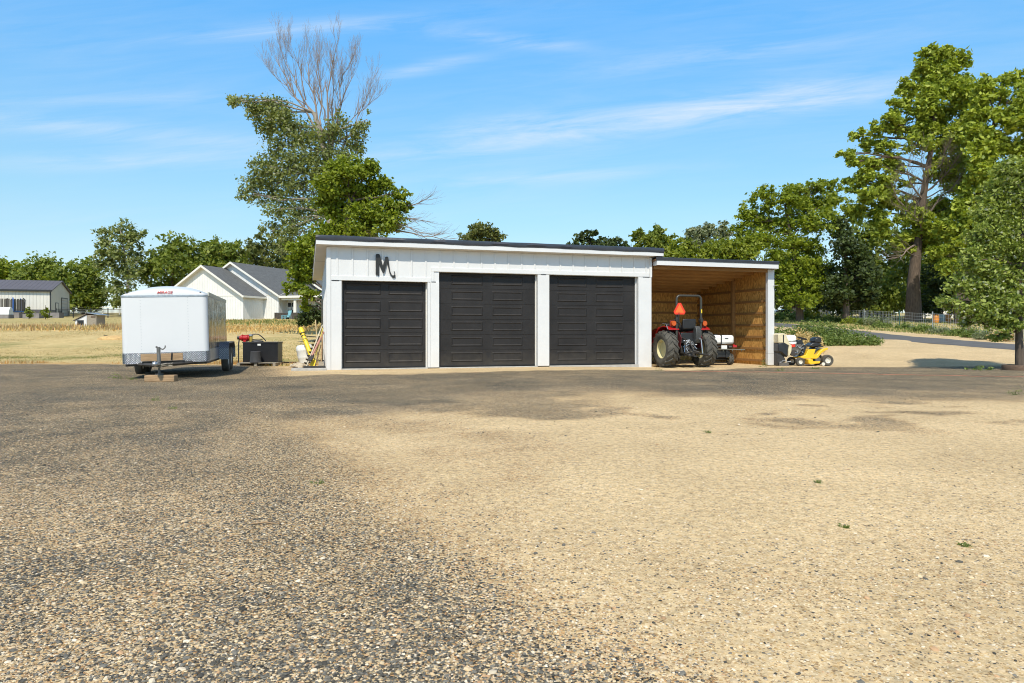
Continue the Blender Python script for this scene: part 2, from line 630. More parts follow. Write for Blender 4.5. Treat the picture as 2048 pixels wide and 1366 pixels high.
def mat_attr(name, rough=0.8, trans=0.0):
    m = bpy.data.materials.new(name)
    m.use_nodes = True
    nt = m.node_tree
    N, L = nt.nodes, nt.links
    b = N['Principled BSDF']
    b.inputs['Roughness'].default_value = rough
    b.inputs['Specular IOR Level'].default_value = 0.25
    a = N.new('ShaderNodeAttribute')
    a.attribute_name = 'Col'
    L.new(a.outputs['Color'], b.inputs['Base Color'])
    if trans:
        t = N.new('ShaderNodeBsdfTranslucent')
        L.new(a.outputs['Color'], t.inputs['Color'])
        mx = N.new('ShaderNodeMixShader')
        mx.inputs[0].default_value = trans
        L.new(b.outputs[0], mx.inputs[1])
        L.new(t.outputs[0], mx.inputs[2])
        L.new(mx.outputs[0], N['Material Output'].inputs['Surface'])
    return m


# ------------------------------------------------------------------ ground
def vnoise(x, y, seed=0):
    """smooth value noise on arrays"""
    rs = np.random.default_rng(seed)
    T = rs.random((256, 256))
    xi, yi = np.floor(x).astype(int), np.floor(y).astype(int)
    fx, fy = x - xi, y - yi
    fx = fx * fx * (3 - 2 * fx)
    fy = fy * fy * (3 - 2 * fy)
    g = lambda i, j: T[i % 256, j % 256]
    return (g(xi, yi) * (1 - fx) + g(xi + 1, yi) * fx) * (1 - fy) + (g(xi, yi + 1) * (1 - fx) + g(xi + 1, yi + 1) * fx) * fy


def fbm(x, y, s, seed=0, oct=5):
    v, a, t = 0, 0.5, 0
    for o in range(oct):
        v = v + a * vnoise(x * s + 17.3 * o, y * s - 9.1 * o, seed + o)
        t += a
        a *= 0.5
        s *= 2.03
    return v / t


def smn(a, b, x):
    t = np.clip((x - a) / (b - a), 0, 1)
    return t * t * (3 - 2 * t)


def zones(x, y):
    """how much dark gravel, grass, green the ground carries at x, y"""
    n1 = fbm(x, y, 0.22, 3) - 0.5
    n2 = fbm(x, y, 0.9, 9) - 0.5
    n3 = fbm(x, y * 1.0, 2.6, 21) - 0.5
    ga = math.atan(1400 / 4640)
    wl = -(x + 5.58) * (-math.sin(ga)) * -1 + (y - 21.18) * math.cos(ga)          # depth past the garage front
    s = (x + 5.58) * math.cos(ga) + (y - 21.18) * math.sin(ga)
    # dark gravel lane passing in front of the garage
    near_edge = 12.9 - 3.3 * smn(0.5, -3.5, x) + 0.5 * smn(6, 12, x)
    band = smn(near_edge - 2.6, near_edge + 1.6, y + 4.6 * n1 + 3.4 * n2)
    far_edge = -1.9 - 0.55 * smn(6, 2, s) + 0.8 * smn(11, 15, s)
    outer = 1 - smn(far_edge - 0.5, far_edge + 0.3, wl + 1.2 * n2 + 1.0 * n3)
    left = smn(-0.6, -2.2, s + 1.2 * n2)
    outer = np.maximum(outer, left)
    dark = 0.88 * band * outer * (0.93 + 0.35 * n2)
    streak = fbm(x, y, 0.5, 61) - 0.5 + 0.5 * (fbm(x, y, 1.9, 67) - 0.5)
    dark = np.maximum(dark, 0.62 * smn(0.04, 0.22, streak) * smn(7.0, 9.5, y) * outer)
    # mixed stones, foreground left
    e = x / np.maximum(y, 1.0) + 0.55 * n1 + 0.34 * n2 + 0.16 * n3
    eb = np.interp(y, [2.2, 2.75, 3.7, 4.8, 6.8, 8.6, 12], [0.10, 0.0, -0.15, -0.25, -0.31, -0.35, -0.38])
    fl = (0.56 + 0.25 * n2 + 0.25 * n3 + 0.2 * smn(4, 8, y)) * smn(0.17, -0.17, e - eb)
    patch = 0.42 * np.exp(-(((x - 0.1) / 0.6) ** 2 + ((y - 2.35) / 0.45) ** 2)) * (1 + 1.5 * n3)
    corner = 1 - 0.6 * np.exp(-(((x + 1.75) / 0.5) ** 2 + ((y - 2.3) / 0.45) ** 2))
    dark = np.maximum(dark, np.maximum(fl, patch) * corner * (1 - smn(11, 14, y)))
    dark = np.maximum(dark, 0.09 + 0.42 * np.clip(n2 + 0.9 * n1 + 0.5 * n3 - 0.02, -.1, .6))
    dark = np.clip(dark + 0.25 * n3 * (dark > 0.15), 0, 1)
    dark = dark * (1 - smn(24, 25.5, y) * (s > -0.8))
    # dry grass field
    gb = 23.85 + 0.5 * smn(-8, -16, x)
    grass = smn(-0.25, 0.35, y - gb + 0.8 * n2 + 0.7 * n3) * smn(-5.2, -6.4, x + 0.5 * n2)
    grass = np.maximum(grass, smn(30, 32, wl + 21) * 0 + smn(6.2, 7.2, wl) * smn(13.5, 11.5, x))
    grass = np.maximum(grass, smn(28.2, 29.2, x + 0.5 * n2) * smn(26, 30, y))
    grass = np.maximum(grass, smn(66, 74, y + 8 * n1))
    dark = dark * (1 - grass)
    green = smn(0.02, 0.16, n1 + 0.5 * n2) * 0.75 + smn(0.05, 0.2, n3) * 0.25
    green = green * smn(60, 30, y) + smn(64, 74, y) * 0.5
    green = green + (0.95 * np.exp(-((y - 27.3 - 3 * n1) / 1.5) ** 2) + 0.4 * np.exp(-((y - 34.5 - 4 * n1) / 1.6) ** 2)) * np.clip(0.5 + 2.5 * n2 + 1.5 * n3, 0, 1)
    green = green * (1 - 0.9 * np.exp(-((y - 24.4) / 0.9) ** 2))
    stone = np.clip(0.36 + 1.1 * n2 + 0.8 * n1 + 0.75 * smn(0.22, -0.15, e - eb), 0.08, 1.2) * (1 - smn(9, 16, y) * 0.4)
    return dark, grass, np.clip(green, 0, 1), stone


def mat_ground():
    m = bpy.data.materials.new('yard_ground')
    m.use_nodes = True
    nt = m.node_tree
    N, L = nt.nodes, nt.links
    b = N['Principled BSDF']
    b.inputs['Roughness'].default_value = 0.92
    b.inputs['Specular IOR Level'].default_value = 0.2
    geo = N.new('ShaderNodeNewGeometry')

    def attr(n):
        a = N.new('ShaderNodeAttribute')
        a.attribute_name = n
        return a.outputs['Fac']

    def M(op, a, b_=None, c=None):
        k = N.new('ShaderNodeMath')
        k.operation = op
        for i, q in enumerate((a, b_, c)):
            if q is None:
                continue
            if isinstance(q, (int, float)):
                k.inputs[i].default_value = q
            else:
                L.new(q, k.inputs[i])
        return k.outputs[0]

    def noise(scale, detail=4, rough=0.6):
        k = N.new('ShaderNodeTexNoise')
        k.inputs['Scale'].default_value = scale
        k.inputs['Detail'].default_value = detail
        k.inputs['Roughness'].default_value = rough
        L.new(geo.outputs['Position'], k.inputs['Vector'])
        return k.outputs[0]

    def ramp(f, *stops):
        k = N.new('ShaderNodeValToRGB')
        e = k.color_ramp.elements
        for i, (p, c) in enumerate(stops):
            q = e[i] if i < 2 else e.new(p)
            q.position = p
            q.color = (*c, 1)
        L.new(f, k.inputs[0])
        return k.outputs[0]

    def mix(f, a, b_):
        k = N.new('ShaderNodeMixRGB')
        for i, q in enumerate((f, a, b_)):
            if isinstance(q, (int, float)):
                k.inputs[i].default_value = q
            else:
                L.new(q, k.inputs[i])
        return k.outputs[0]

    def vor(scale):
        w = N.new('ShaderNodeMapping')
        L.new(geo.outputs['Position'], w.inputs[0])
        w.inputs['Scale'].default_value = (1, 1, 0.4)
        k = N.new('ShaderNodeTexVoronoi')
        k.inputs['Scale'].default_value = scale
        L.new(w.outputs[0], k.inputs['Vector'])
        sp = N.new('ShaderNodeSeparateColor')
        L.new(k.outputs['Color'], sp.inputs[0])
        return k.outputs['Distance'], sp.outputs[0], sp.outputs[1], sp.outputs[2]
    dark, grass, green, stone = attr('dark'), attr('grass'), attr('green'), attr('stone')
    d1, r1, g1, b1 = vor(96)
    d2, r2, g2, b2 = vor(52)
    # sand between the stones
    sand = ramp(noise(95, 6, 0.75), (0.28, (0.49, 0.36, 0.195)), (0.72, (0.70, 0.54, 0.32)))
    sand = mix(M('MULTIPLY', noise(0.9, 4), 0.45), sand, ramp(noise(22, 5), (0.3, (0.51, 0.375, 0.20)), (0.7, (0.68, 0.53, 0.315))))
    tan = ramp(g1, (0.0, (0.36, 0.245, 0.115)), (0.75, (0.64, 0.50, 0.30)), (0.95, (0.74, 0.61, 0.41)), (0.5, (0.51, 0.355, 0.17)), (0.12, (0.46, 0.25, 0.11)))
    blk = ramp(b1, (0.0, (0.020, 0.0195, 0.017)), (0.75, (0.084, 0.079, 0.064)), (0.97, (0.32, 0.28, 0.20)))
    isblk = M('LESS_THAN', r1, dark)
    st = mix(isblk, tan, blk)
    cover = M('LESS_THAN', M('ADD', M('MULTIPLY', g1, 0.6), M('MULTIPLY', d1, 0.5)), M('ADD', M('MULTIPLY', dark, 1.5), M('MULTIPLY', stone, 0.36)))
    col = mix(cover, sand, st)
    # fine grit everywhere on the sand
    d3, r3, g3, b3 = vor(115)
    grit = M('MULTIPLY', M('GREATER_THAN', g3, 0.55), M('SUBTRACT', 1.0, M('MULTIPLY', M('MAXIMUM', dark, M('MULTIPLY', cover, 0.5)), 0.92)))
    gritc = ramp(r3, (0.0, (0.10, 0.09, 0.075)), (0.16, (0.28, 0.17, 0.075)), (0.3, (0.47, 0.30, 0.12)), (0.7, (0.62, 0.47, 0.26)), (1.0, (0.78, 0.67, 0.47)))
    col = mix(M('MULTIPLY', grit, 0.85), col, gritc)
    # larger stones
    big = M('MULTIPLY', M('LESS_THAN', d2, 0.42), M('GREATER_THAN', g2, M('SUBTRACT', 0.97, M('MULTIPLY', stone, 0.34))))
    bigc = mix(M('LESS_THAN', r2, M('ADD', M('MULTIPLY', dark, 0.8), 0.12)), ramp(b2, (0.0, (0.42, 0.30, 0.17)), (1.0, (0.68, 0.57, 0.41))), ramp(b2, (0.0, (0.035, 0.035, 0.034)), (1.0, (0.13, 0.125, 0.115))))
    col = mix(big, col, bigc)
    # clumps a few centimetres across, and broad dusty or damp areas
    clump = ramp(noise(17, 6, 0.75), (0.32, (0.58, 0.58, 0.57)), (0.48, (1.0, 1.0, 1.0)), (0.70, (1.30, 1.28, 1.22)))
    broad = ramp(noise(0.55, 5, 0.65), (0.30, (0.84, 0.83, 0.81)), (0.65, (1.06, 1.06, 1.06)))
    def mul(a_, b2):
        k = N.new('ShaderNodeMixRGB')
        k.blend_type = 'MULTIPLY'
        k.inputs[0].default_value = 1
        L.new(a_, k.inputs[1])
        L.new(b2, k.inputs[2])
        return k.outputs[0]
    col = mul(mul(col, clump), broad)
    # dry grass with some green in it
    dry = ramp(noise(3.2, 7, 0.7), (0.3, (0.40, 0.275, 0.10)), (0.55, (0.58, 0.445, 0.205)), (0.75, (0.68, 0.54, 0.285)))
    grn = ramp(noise(5, 6, 0.7), (0.3, (0.15, 0.16, 0.045)), (0.7, (0.32, 0.29, 0.10)))
    gcol = mix(M('MULTIPLY', green, 0.85), dry, grn)
    sepp = N.new('ShaderNodeSeparateXYZ')
    L.new(geo.outputs['Position'], sepp.inputs[0])
    fr = M('SUBTRACT', 1.0, M('MULTIPLY', M('ABSOLUTE', M('SUBTRACT', sepp.outputs[1], 24.5)), 0.9))
    fr = M('MULTIPLY', M('MAXIMUM', M('SUBTRACT', M('ADD', fr, M('MULTIPLY', noise(2.2, 5), 1.4)), 0.75), 0.0), 0.8)
    gcol = mix(M('MINIMUM', fr, 0.85), gcol, ramp(noise(7, 6, 0.7), (0.3, (0.36, 0.19, 0.06)), (0.7, (0.58, 0.36, 0.14))))
    col = mix(grass, col, gcol)
    L.new(col, b.inputs['Base Color'])
    h = M('ADD', M('MULTIPLY', M('SUBTRACT', 0.6, d1), M('MULTIPLY', cover, 0.75)), M('MULTIPLY', big, M('SUBTRACT', 1.0, d2)))
    h = M('ADD', h, M('MULTIPLY', noise(160, 3), 0.35))
    bp = N.new('ShaderNodeBump')
    bp.inputs['Strength'].default_value = 0.85
    bp.inputs['Distance'].default_value = 0.012
    L.new(h, bp.inputs['Height'])
    L.new(bp.outputs[0], b.inputs['Normal'])
    return m


def build_ground():
    xs = np.concatenate([np.linspace(-600, -60, 26)[:-1], np.linspace(-60, -16, 70)[:-1], np.linspace(-16, 18, 260)[:-1], np.linspace(18, 60, 70)[:-1], np.linspace(60, 600, 26)])
    ys = np.concatenate([np.linspace(-30, 1, 12)[:-1], np.linspace(1, 30, 260)[:-1], np.linspace(30, 100, 120)[:-1], np.linspace(100, 900, 40)])
    X, Y = np.meshgrid(xs, ys, indexing='ij')
    Z = np.vectorize(gz)(X, Y)
    Z = Z + 0.05 * (fbm(X, Y, 0.35, 40) - 0.5) * smn(4, 9, Y) * smn(16, 12, Y) + 0.12 * (fbm(X, Y, 0.2, 41) - 0.5) * smn(30, 40, Y)
    nx, ny = len(xs), len(ys)
    me = bpy.data.meshes.new('ground')
    V = np.stack([X, Y, Z], -1).reshape(-1, 3)
    i, j = np.meshgrid(np.arange(nx - 1), np.arange(ny - 1), indexing='ij')
    a = (i * ny + j).ravel()
    Q = np.stack([a, a + ny, a + ny + 1, a + 1], -1)
    me.vertices.add(len(V))
    me.vertices.foreach_set('co', V.astype(np.float32).ravel())
    me.loops.add(Q.size)
    me.loops.foreach_set('vertex_index', Q.astype(np.int32).ravel())
    me.polygons.add(len(Q))
    me.polygons.foreach_set('loop_start', np.arange(0, Q.size, 4, dtype=np.int32))
    me.update(calc_edges=True)
    me.shade_smooth()
    for nm, val in zip(('dark', 'grass', 'green', 'stone'), zones(V[:, 0], V[:, 1])):
        at_ = me.attributes.new(nm, 'FLOAT', 'POINT')
        at_.data.foreach_set('value', np.asarray(val, dtype=np.float32))
    me.materials.append(mat_ground())
    o = bpy.data.objects.new('ground', me)
    COL.objects.link(o)
    tag(o, 'flat yard of gravel and sand running into a dry grass field', kind='structure')


build_ground()


def build_road():
    """narrow asphalt lane climbing away on the right"""
    V, Q = [], []
    ys = np.linspace(-20, 150, 120)
    for k, y in enumerate(ys):
        c = 25.7 - 1.9 * math.exp(-((y - 44) / 12) ** 2) + 0.2 * math.sin(y * 0.3)
        hw = 1.95 + 0.1 * math.sin(y * 1.7)
        for q in range(5):
            x = c + hw * (q / 2 - 1)
            V.append((x, y, gz(x, y) + 0.035 - (0.03 if q in (0, 4) else 0)))
        if k:
            for q in range(4):
                Q.append(((k - 1) * 5 + q, (k - 1) * 5 + q + 1, k * 5 + q + 1, k * 5 + q))
    m = MB()
    m.v, m.f = V, Q
    o = m.build('road', mat('asphalt', (0.115, 0.112, 0.108), 0.85, var=0.25, scale=1.2, bump=0.3, bscale=60))
    tag(o, 'narrow grey asphalt lane rising away beyond the yard', kind='structure')


build_road()


def scatter_tris(n, pos, h, w, col, lean=0.45, name='dry_grass', label='', mat_=None):
    """grass blades: one thin triangle each"""
    k = len(pos)
    an = nrg.random(k) * 2 * np.pi
    dx, dy = np.cos(an) * w / 2, np.sin(an) * w / 2
    la = nrg.random(k) * 2 * np.pi
    ln = h * lean * nrg.random(k)
    V = np.zeros((k, 3, 3))
    V[:, 0] = pos - np.stack([dx, dy, np.zeros(k)], -1)
    V[:, 1] = pos + np.stack([dx, dy, np.zeros(k)], -1)
    V[:, 2] = pos + np.stack([np.cos(la) * ln, np.sin(la) * ln, h], -1)
    return np_mesh(name, V.reshape(-1, 3), 3, mat_, col=np.repeat(col, 3, axis=0))


GRASSM = mat_attr('grass_blades', 0.75, 0.25)


def pal(cols, idx):
    return np.array(cols)[idx] * (0.8 + 0.4 * nrg.random((len(idx), 1)))


def build_grass():
    # field on the left and behind the garage: sampled evenly over the picture depth
    n = 150000
    u = nrg.random(n)
    y = 23.6 / (1 - u * (1 - 23.6 / 92))
    x = (-0.80 + nrg.random(n) * 0.57) * y
    keep = (x < -5.7 - 0.0 * y)
    x, y = x[keep], y[keep]
    dk, gr, gn, st = zones(x, y)
    nz = fbm(x, y, 0.5, 77)
    keep = nrg.random(len(x)) < gr * np.clip(3.0 * (nz - 0.28), 0.05, 1)
    x, y, gn, nz = x[keep], y[keep], gn[keep], nz[keep]
    k = len(x)
    edge = np.exp(-((y - 24.6) / 0.8) ** 2)
    weeds = np.exp(-((y - 58 - 2.0 * np.sin(x * 0.3)) / 3.2) ** 2) * (x / y < -0.55)
    gold = np.exp(-((y - 57) / 5.0) ** 2) * (x / y > -0.45)
    h = 0.012 + 0.05 * nrg.random(k) * (0.3 + nz) + weeds * nrg.random(k) * 0.62 * (0.4 + nz) + gold * nrg.random(k) * 0.12 + edge * 0.12 * nrg.random(k) * (nz > .42)
    w = 0.012 + y * 0.0009
    cols = [(0.62, 0.50, 0.27), (0.52, 0.40, 0.19), (0.19, 0.21, 0.06), (0.50, 0.27, 0.08), (0.28, 0.27, 0.08), (0.30, 0.20, 0.10)]
    r = nrg.random(k)
    idx = np.where(r < 0.55, 0, 1)
    idx = np.where(nrg.random(k) < gn * 0.75, np.where(nrg.random(k) < 0.5, 2, 4), idx)
    idx = np.where(nrg.random(k) < 0.5 * edge + 0.5 * gold, 3, idx)
    idx = np.where(nrg.random(k) < 0.6 * weeds, np.where(nrg.random(k) < 0.5, 5, 3), idx)
    pos = np.stack([x, y, np.vectorize(gz)(x, y) - 0.01], -1)
    o = scatter_tris(k, pos, h, w, pal(cols, idx), mat_=GRASSM, name='dry_grass')
    tag(o, 'dry straw coloured field grass with some green left of the garage', 'grass', kind='stuff')
    # weedy bands below the house and round the coop
    n = 80000
    y = 47 + nrg.random(n) * 39
    x = (-0.80 + nrg.random(n) * 0.57) * y
    nz = fbm(x, y, 0.35, 91)
    nb = fbm(x, y, 1.4, 95)
    gold = np.exp(-((y - 57 - 6 * (nz - .5)) / 5.5) ** 2) * (x / y > -0.46)
    grn = np.exp(-((y - 75 - 8 * (nz - .5)) / 7.0) ** 2) * (x / y > -0.46)
    coop = np.exp(-((y - 58) / 3.5) ** 2) * (x / y < -0.52)
    w_ = np.clip(gold + grn + coop, 0, 1) * np.clip(4 * (nb - .36), 0.04, 1)
    keep = (nrg.random(n) < w_) & (x < -5.7 - .25 * (y - 40))
    x, y, gold, grn, coop, nb = x[keep], y[keep], gold[keep], grn[keep], coop[keep], nb[keep]
    k = len(x)
    h = (0.05 + 0.34 * nrg.random(k) ** 1.6) * (0.15 + 1.1 * nb) * (1 + 0.3 * coop)
    r = nrg.random(k)
    idx = np.where(r < .5, 0, 1)
    idx = np.where(nrg.random(k) < .75 * grn / (grn + gold + .01), np.where(nrg.random(k) < .5, 2, 3), idx)
    idx = np.where(nrg.random(k) < .6 * coop, np.where(nrg.random(k) < .6, 4, 3), idx)
    pos = np.stack([x, y, np.vectorize(gz)(x, y) - 0.01], -1)
    o = scatter_tris(k, pos, h, 0.05 + 0.0012 * y, pal([(0.62, 0.38, 0.13), (0.62, 0.47, 0.20), (0.20, 0.22, 0.06), (0.30, 0.28, 0.09), (0.34, 0.22, 0.11)], idx), lean=.8, mat_=GRASSM, name='tall_weeds')
    tag(o, 'taller golden and green weeds below the house and round the coop', 'grass', kind='stuff')
    # verge beyond the lane
    n = 26000
    y = 30 + nrg.random(n) * 75
    x = 28.0 + nrg.random(n) ** 1.5 * 26
    pos = np.stack([x, y, np.vectorize(gz)(x, y) - 0.01], -1)
    nz = fbm(x, y, 0.3, 31)
    keep = nrg.random(n) < nz * 1.4
    pos = pos[keep]
    k = len(pos)
    idx = nrg.integers(0, 4, k)
    o = scatter_tris(k, pos, 0.06 + 0.22 * nrg.random(k), 0.02 + 0.001 * pos[:, 1], pal([(0.30, 0.30, 0.09), (0.42, 0.36, 0.14), (0.14, 0.19, 0.05), (0.22, 0.24, 0.07)], idx), mat_=GRASSM, name='verge_grass')
    tag(o, 'green and straw grass on the bank beyond the lane', 'grass', kind='stuff')


build_grass()


def build_stones():
    """loose stones on the near part of the yard"""
    t = (1 + 5 ** 0.5) / 2
    iv = np.array([(-1, t, 0), (1, t, 0), (-1, -t, 0), (1, -t, 0), (0, -1, t), (0, 1, t), (0, -1, -t), (0, 1, -t), (t, 0, -1), (t, 0, 1), (-t, 0, -1), (-t, 0, 1)])
    iv = iv / np.linalg.norm(iv[0])
    fc = np.array([(0, 11, 5), (0, 5, 1), (0, 1, 7), (0, 7, 10), (0, 10, 11), (1, 5, 9), (5, 11, 4), (11, 10, 2), (10, 7, 6), (7, 1, 8), (3, 9, 4), (3, 4, 2), (3, 2, 6), (3, 6, 8), (3, 8, 9), (4, 9, 5), (2, 4, 11), (6, 2, 10), (8, 6, 7), (9, 8, 1)])
    n = 150000
    u = nrg.random(n)
    y = 1.75 / (1 - u * (1 - 1.75 / 12.0))
    x = (nrg.random(n) - 0.5) * 1.6 * y
    dk, gr, gn, st = zones(x, y)
    keep = nrg.random(n) < np.clip(0.03 + 0.32 * st + 0.75 * dk, 0, 1)
    x, y, dk = x[keep], y[keep], dk[keep]
    k = len(x)
    r = (0.0021 + 0.0042 * nrg.random(k) ** 2.0 + 0.006 * (nrg.random(k) > .985)) * (1 + 0.03 * y)
    sc = np.stack([r * (0.8 + 0.8 * nrg.random(k)), r * (0.8 + 0.6 * nrg.random(k)), r * (0.45 + 0.4 * nrg.random(k))], -1)
    jit = 1 + 0.5 * (nrg.random((k, 12, 1)) - 0.5)
    P = iv[None] * jit * sc[:, None]
    an = nrg.random(k) * 2 * np.pi
    c, s = np.cos(an)[:, None], np.sin(an)[:, None]
    P = np.stack([P[..., 0] * c - P[..., 1] * s, P[..., 0] * s + P[..., 1] * c, P[..., 2]], -1)
    P = P + np.stack([x, y, sc[:, 2] * 0.12 * (nrg.random(k) * 2.6 - .6)], -1)[:, None]
    V = P[:, fc].reshape(-1, 3)
    isd = nrg.random(k) < np.clip(dk * 0.9 + 0.12, 0, 0.9)
    cl = np.where(isd[:, None], np.array([(0.115, 0.108, 0.090)]) * (0.4 + 1.3 * nrg.random((k, 1))),
                  np.array([(0.58, 0.45, 0.28), (0.52, 0.38, 0.22), (0.68, 0.58, 0.43), (0.46, 0.29, 0.16), (0.36, 0.30, 0.22)])[nrg.choice(5, k, p=[.38, .25, .2, .07, .1])] * (0.75 + 0.4 * nrg.random((k, 1))))
    o = np_mesh('gravel_stones', V, 3, mat_attr('loose_stone', 0.85), col=np.repeat(cl, 60, axis=0))
    tag(o, 'loose tan and charcoal stones strewn over the near yard', 'gravel', kind='stuff')


build_stones()

# ------------------------------------------------------------------ the garage
GA = math.atan(1400 / 4640)
G0 = Vector((-5.5836, 21.184, 0))
GM = Matrix.Translation(G0) @ Matrix.Rotation(GA, 4, 'Z')


def gw(s, w, z=0.0):
    """garage frame (along the front, depth, height) to world"""
    return GM @ Vector((s, w, z))


def build_garage():
    g = empty('garage', G0, GA, 'white board and batten garage with three dark doors and an open lean-to', 'garage')
    # front wall, leaving the three openings
    doors = [(0.412, 3.05, 2.72, 5, ((.04, .457), (.543, .954))), (3.417, 6.712, 3.05, 6, ((.13, .45), (.545, .86))), (7.115, 10.379, 3.05, 6, ((.11, .44), (.535, .857)))]
    m = MB()
    zt = 3.735
    T = 0.14
    for a, b in ((0.0, 0.412), (3.05, 3.417), (6.712, 7.115), (10.379, 10.878)):
        m.box(a, b, 0, T, 0.02, zt)
    for a, b, h, n, p in doors:
        m.box(a, b, 0.001, T - 0.001, h, zt - 0.002)
    # side and back walls
    bz = lambda w: 3.77 - 0.107 * (w + 0.3)
    for s0, s1 in ((0.0, 0.14), (10.738, 10.878)):
        m.prism([(T, 0.02), (5.5, 0.02), (5.5, bz(5.5)), (T, bz(T))], s0, s1, 'yz')
    m.box(0.14, 10.738, 5.36, 5.5, 0.02, bz(5.5))
    m.build('wall', WHITE, g, smooth=False)
    # battens and trim boards
    for i in range(24):
        s = 0.285 + i * 0.452
        if s > 10.8:
            break
        z0 = 2.84 if s < 3.16 else 3.17
        MB().box(s - 0.025, s + 0.025, -0.022, 0.0005, z0, 3.715).build('batten', WHITE, g, smooth=False, bevel=0.004)
    for w in np.arange(0.45, 5.4, 0.45):
        MB().box(-0.02, 0.0005, w - 0.025, w + 0.025, 0.03, bz(w) - 0.03).build('batten', WHITE, g, smooth=False)
    for bx in ((-0.024, 0.095, -0.03, 0.0, 0.0, 3.72), (0.104, 0.412, -0.036, -0.0005, 0.0, 2.70), (3.05, 3.13, -0.03, -0.0005, 0.03, 2.71), (3.135, 3.417, -0.036, -0.0005, 0.03, 2.72),
               (6.712, 7.115, -0.034, -0.0005, 0.03, 3.04), (10.379, 10.878, -0.034, -0.0005, -0.08, 3.04), (10.80, 10.900, -0.040, 0.0, 3.045, 3.72), (0.10, 3.16, -0.028, -0.0005, 2.725, 2.86),
               (3.165, 3.25, -0.027, -0.0005, 2.725, 3.06), (3.165, 10.79, -0.028, -0.0005, 3.06, 3.19), (-0.034, -0.0005, 0.001, 0.12, 0.0, 3.70)):
        MB().box(*bx).build('trim_board', WHITE, g, smooth=False, bevel=0.004)
    for a, b, z in ((0.13, 0.34, 2.708), (3.17, 3.31, 2.728), (6.83, 6.99, 3.05), (10.55, 10.80, 3.05)):
        MB().box(a, b, -0.042, -0.02, z - 0.012, z + 0.012).build('trim_gap', BLACK, g, smooth=False)
    for a, b, c in ((0.10, 0.41, .02), (3.06, 3.41, .03), (6.72, 7.11, .03)):
        MB().box(a, b, -0.03, 0.05, -0.05, c).build('post_base', BLACK, g, smooth=False)
    for k, (a, b, h, n, cols) in enumerate(doors):
        m = MB()
        W0 = 0.19
        sh = (h - 0.075) / n
        wd = b - a
        for i in range(n):
            z0 = 0.07 + i * sh
            m.box(a + 0.005, b - 0.005, W0, W0 + 0.04, z0 + 0.003, z0 + sh - 0.003)
            for c0, c1 in cols:
                x0, x1 = a + c0 * wd, a + c1 * wd
                y0, y1 = z0 + 0.10 * sh / 0.5 + 0.02, z0 + sh - 0.07
                loops = [(0.0, 0.0), (0.024, 0.019), (0.036, 0.019), (0.062, 0.002)]
                vs = []
                for ins, out in loops:
                    for px, pz in ((x0 + ins, y0 + ins), (x1 - ins, y0 + ins), (x1 - ins, y1 - ins), (x0 + ins, y1 - ins)):
                        vs.append((px, W0 - out - (0.0005 if ins == 0 else 0), pz))
                fs = []
                for q in range(3):
                    for e in range(4):
                        f_ = (e + 1) % 4
                        fs.append((q * 4 + e, q * 4 + f_, q * 4 + 4 + f_, q * 4 + 4 + e))
                fs.append((12, 13, 14, 15))
                m.add(vs, fs)
        d = m.build('garage_door', BLACKDOOR, g, smooth=False, bevel=0.003)
        s_ = MB()
        s_.box(a + 0.004, b - 0.004, W0 - 0.012, W0 + 0.03, 0.045, 0.074)
        s_.build('bottom_seal', BLACK, d, smooth=False)
        for x0, x1 in ((a, a + 0.03), (b - 0.03, b)):
            MB().box(x0, x1, 0.141, W0 - 0.001, 0.03, h - 0.001).build('door_jamb', WHITE if k == 2 else OFFWHITE, d, smooth=False)
    m = MB()
    m.box(-0.05, 10.9, -0.02, 5.5, -0.25, 0.018)
    m.box(0.42, 3.04, -0.10, -0.021, -0.25, 0.036)
    m.box(3.42, 6.70, -0.08, -0.021, -0.25, 0.034)
    m.box(7.12, 10.37, -0.08, -0.021, -0.25, 0.036)
    m.build('slab', CONC, g, smooth=False, bevel=0.01)
    # single-pitch roof falling to the rear, with deep white eaves
    sl = 0.107
    m = MB()
    s0, s1 = -0.34, 11.2
    zr = lambda w, o: 3.77 + o - sl * (w + 0.3)
    m.prism([(-0.28, zr(-0.28, 0.0)), (5.8, zr(5.8, 0.0)), (5.8, zr(5.8, 0.09)), (-0.28, zr(-0.28, 0.09))], s0 + 0.02, s1 - 0.02, 'yz')
    r = m.build('roof', SOFFIT, g, smooth=False)
    m = MB()
    m.box(s0, s1, -0.30, -0.281, 3.765, 3.93)
    for sa in (s0, s1 - 0.019):
        m.prism([(-0.281, zr(-0.281, -0.006)), (5.82, zr(5.82, -0.006)), (5.82, zr(5.82, 0.13)), (-0.281, zr(-0.281, 0.13))], sa, sa + 0.019, 'yz')
    m.build('fascia', WHITE, r, smooth=False)
    m = MB()      # soffit joints
    for w in (2.2,):
        m.box(s0 + 0.02, -0.005, w, w + 0.012, zr(w, -0.004), zr(w, 0.001))
    m.build('soffit_joint', DARKSTEEL, r, smooth=False)
    # black sheet roofing with a sagging front edge
    V, Q = [], []
    n = 90
    for i in range(n + 1):
        s = s0 - 0.01 + (s1 - s0 + 0.02) * i / n
        lo = 3.895 - 0.045 * max(0, mnoise.noise(Vector((s * 0.75, 3.3, 0)))) - 0.018 * mnoise.noise(Vector((s * 2.1, 1.3, 0)))
        bul = 0.018 * mnoise.noise(Vector((s * 1.3, 8.3, 0)))
        hi = 4.045 + 0.012 * mnoise.noise(Vector((s * 1.1, 5.3, 0)))
        V += [(s, -0.312, lo), (s, -0.335 - bul, (lo + hi) / 2), (s, -0.318 + bul * 0.4, hi - 0.012), (s, -0.27, hi), (s, 5.85, hi - 0.107 * 6.12), (s, 5.86, hi - 0.107 * 6.12 - 0.12)]
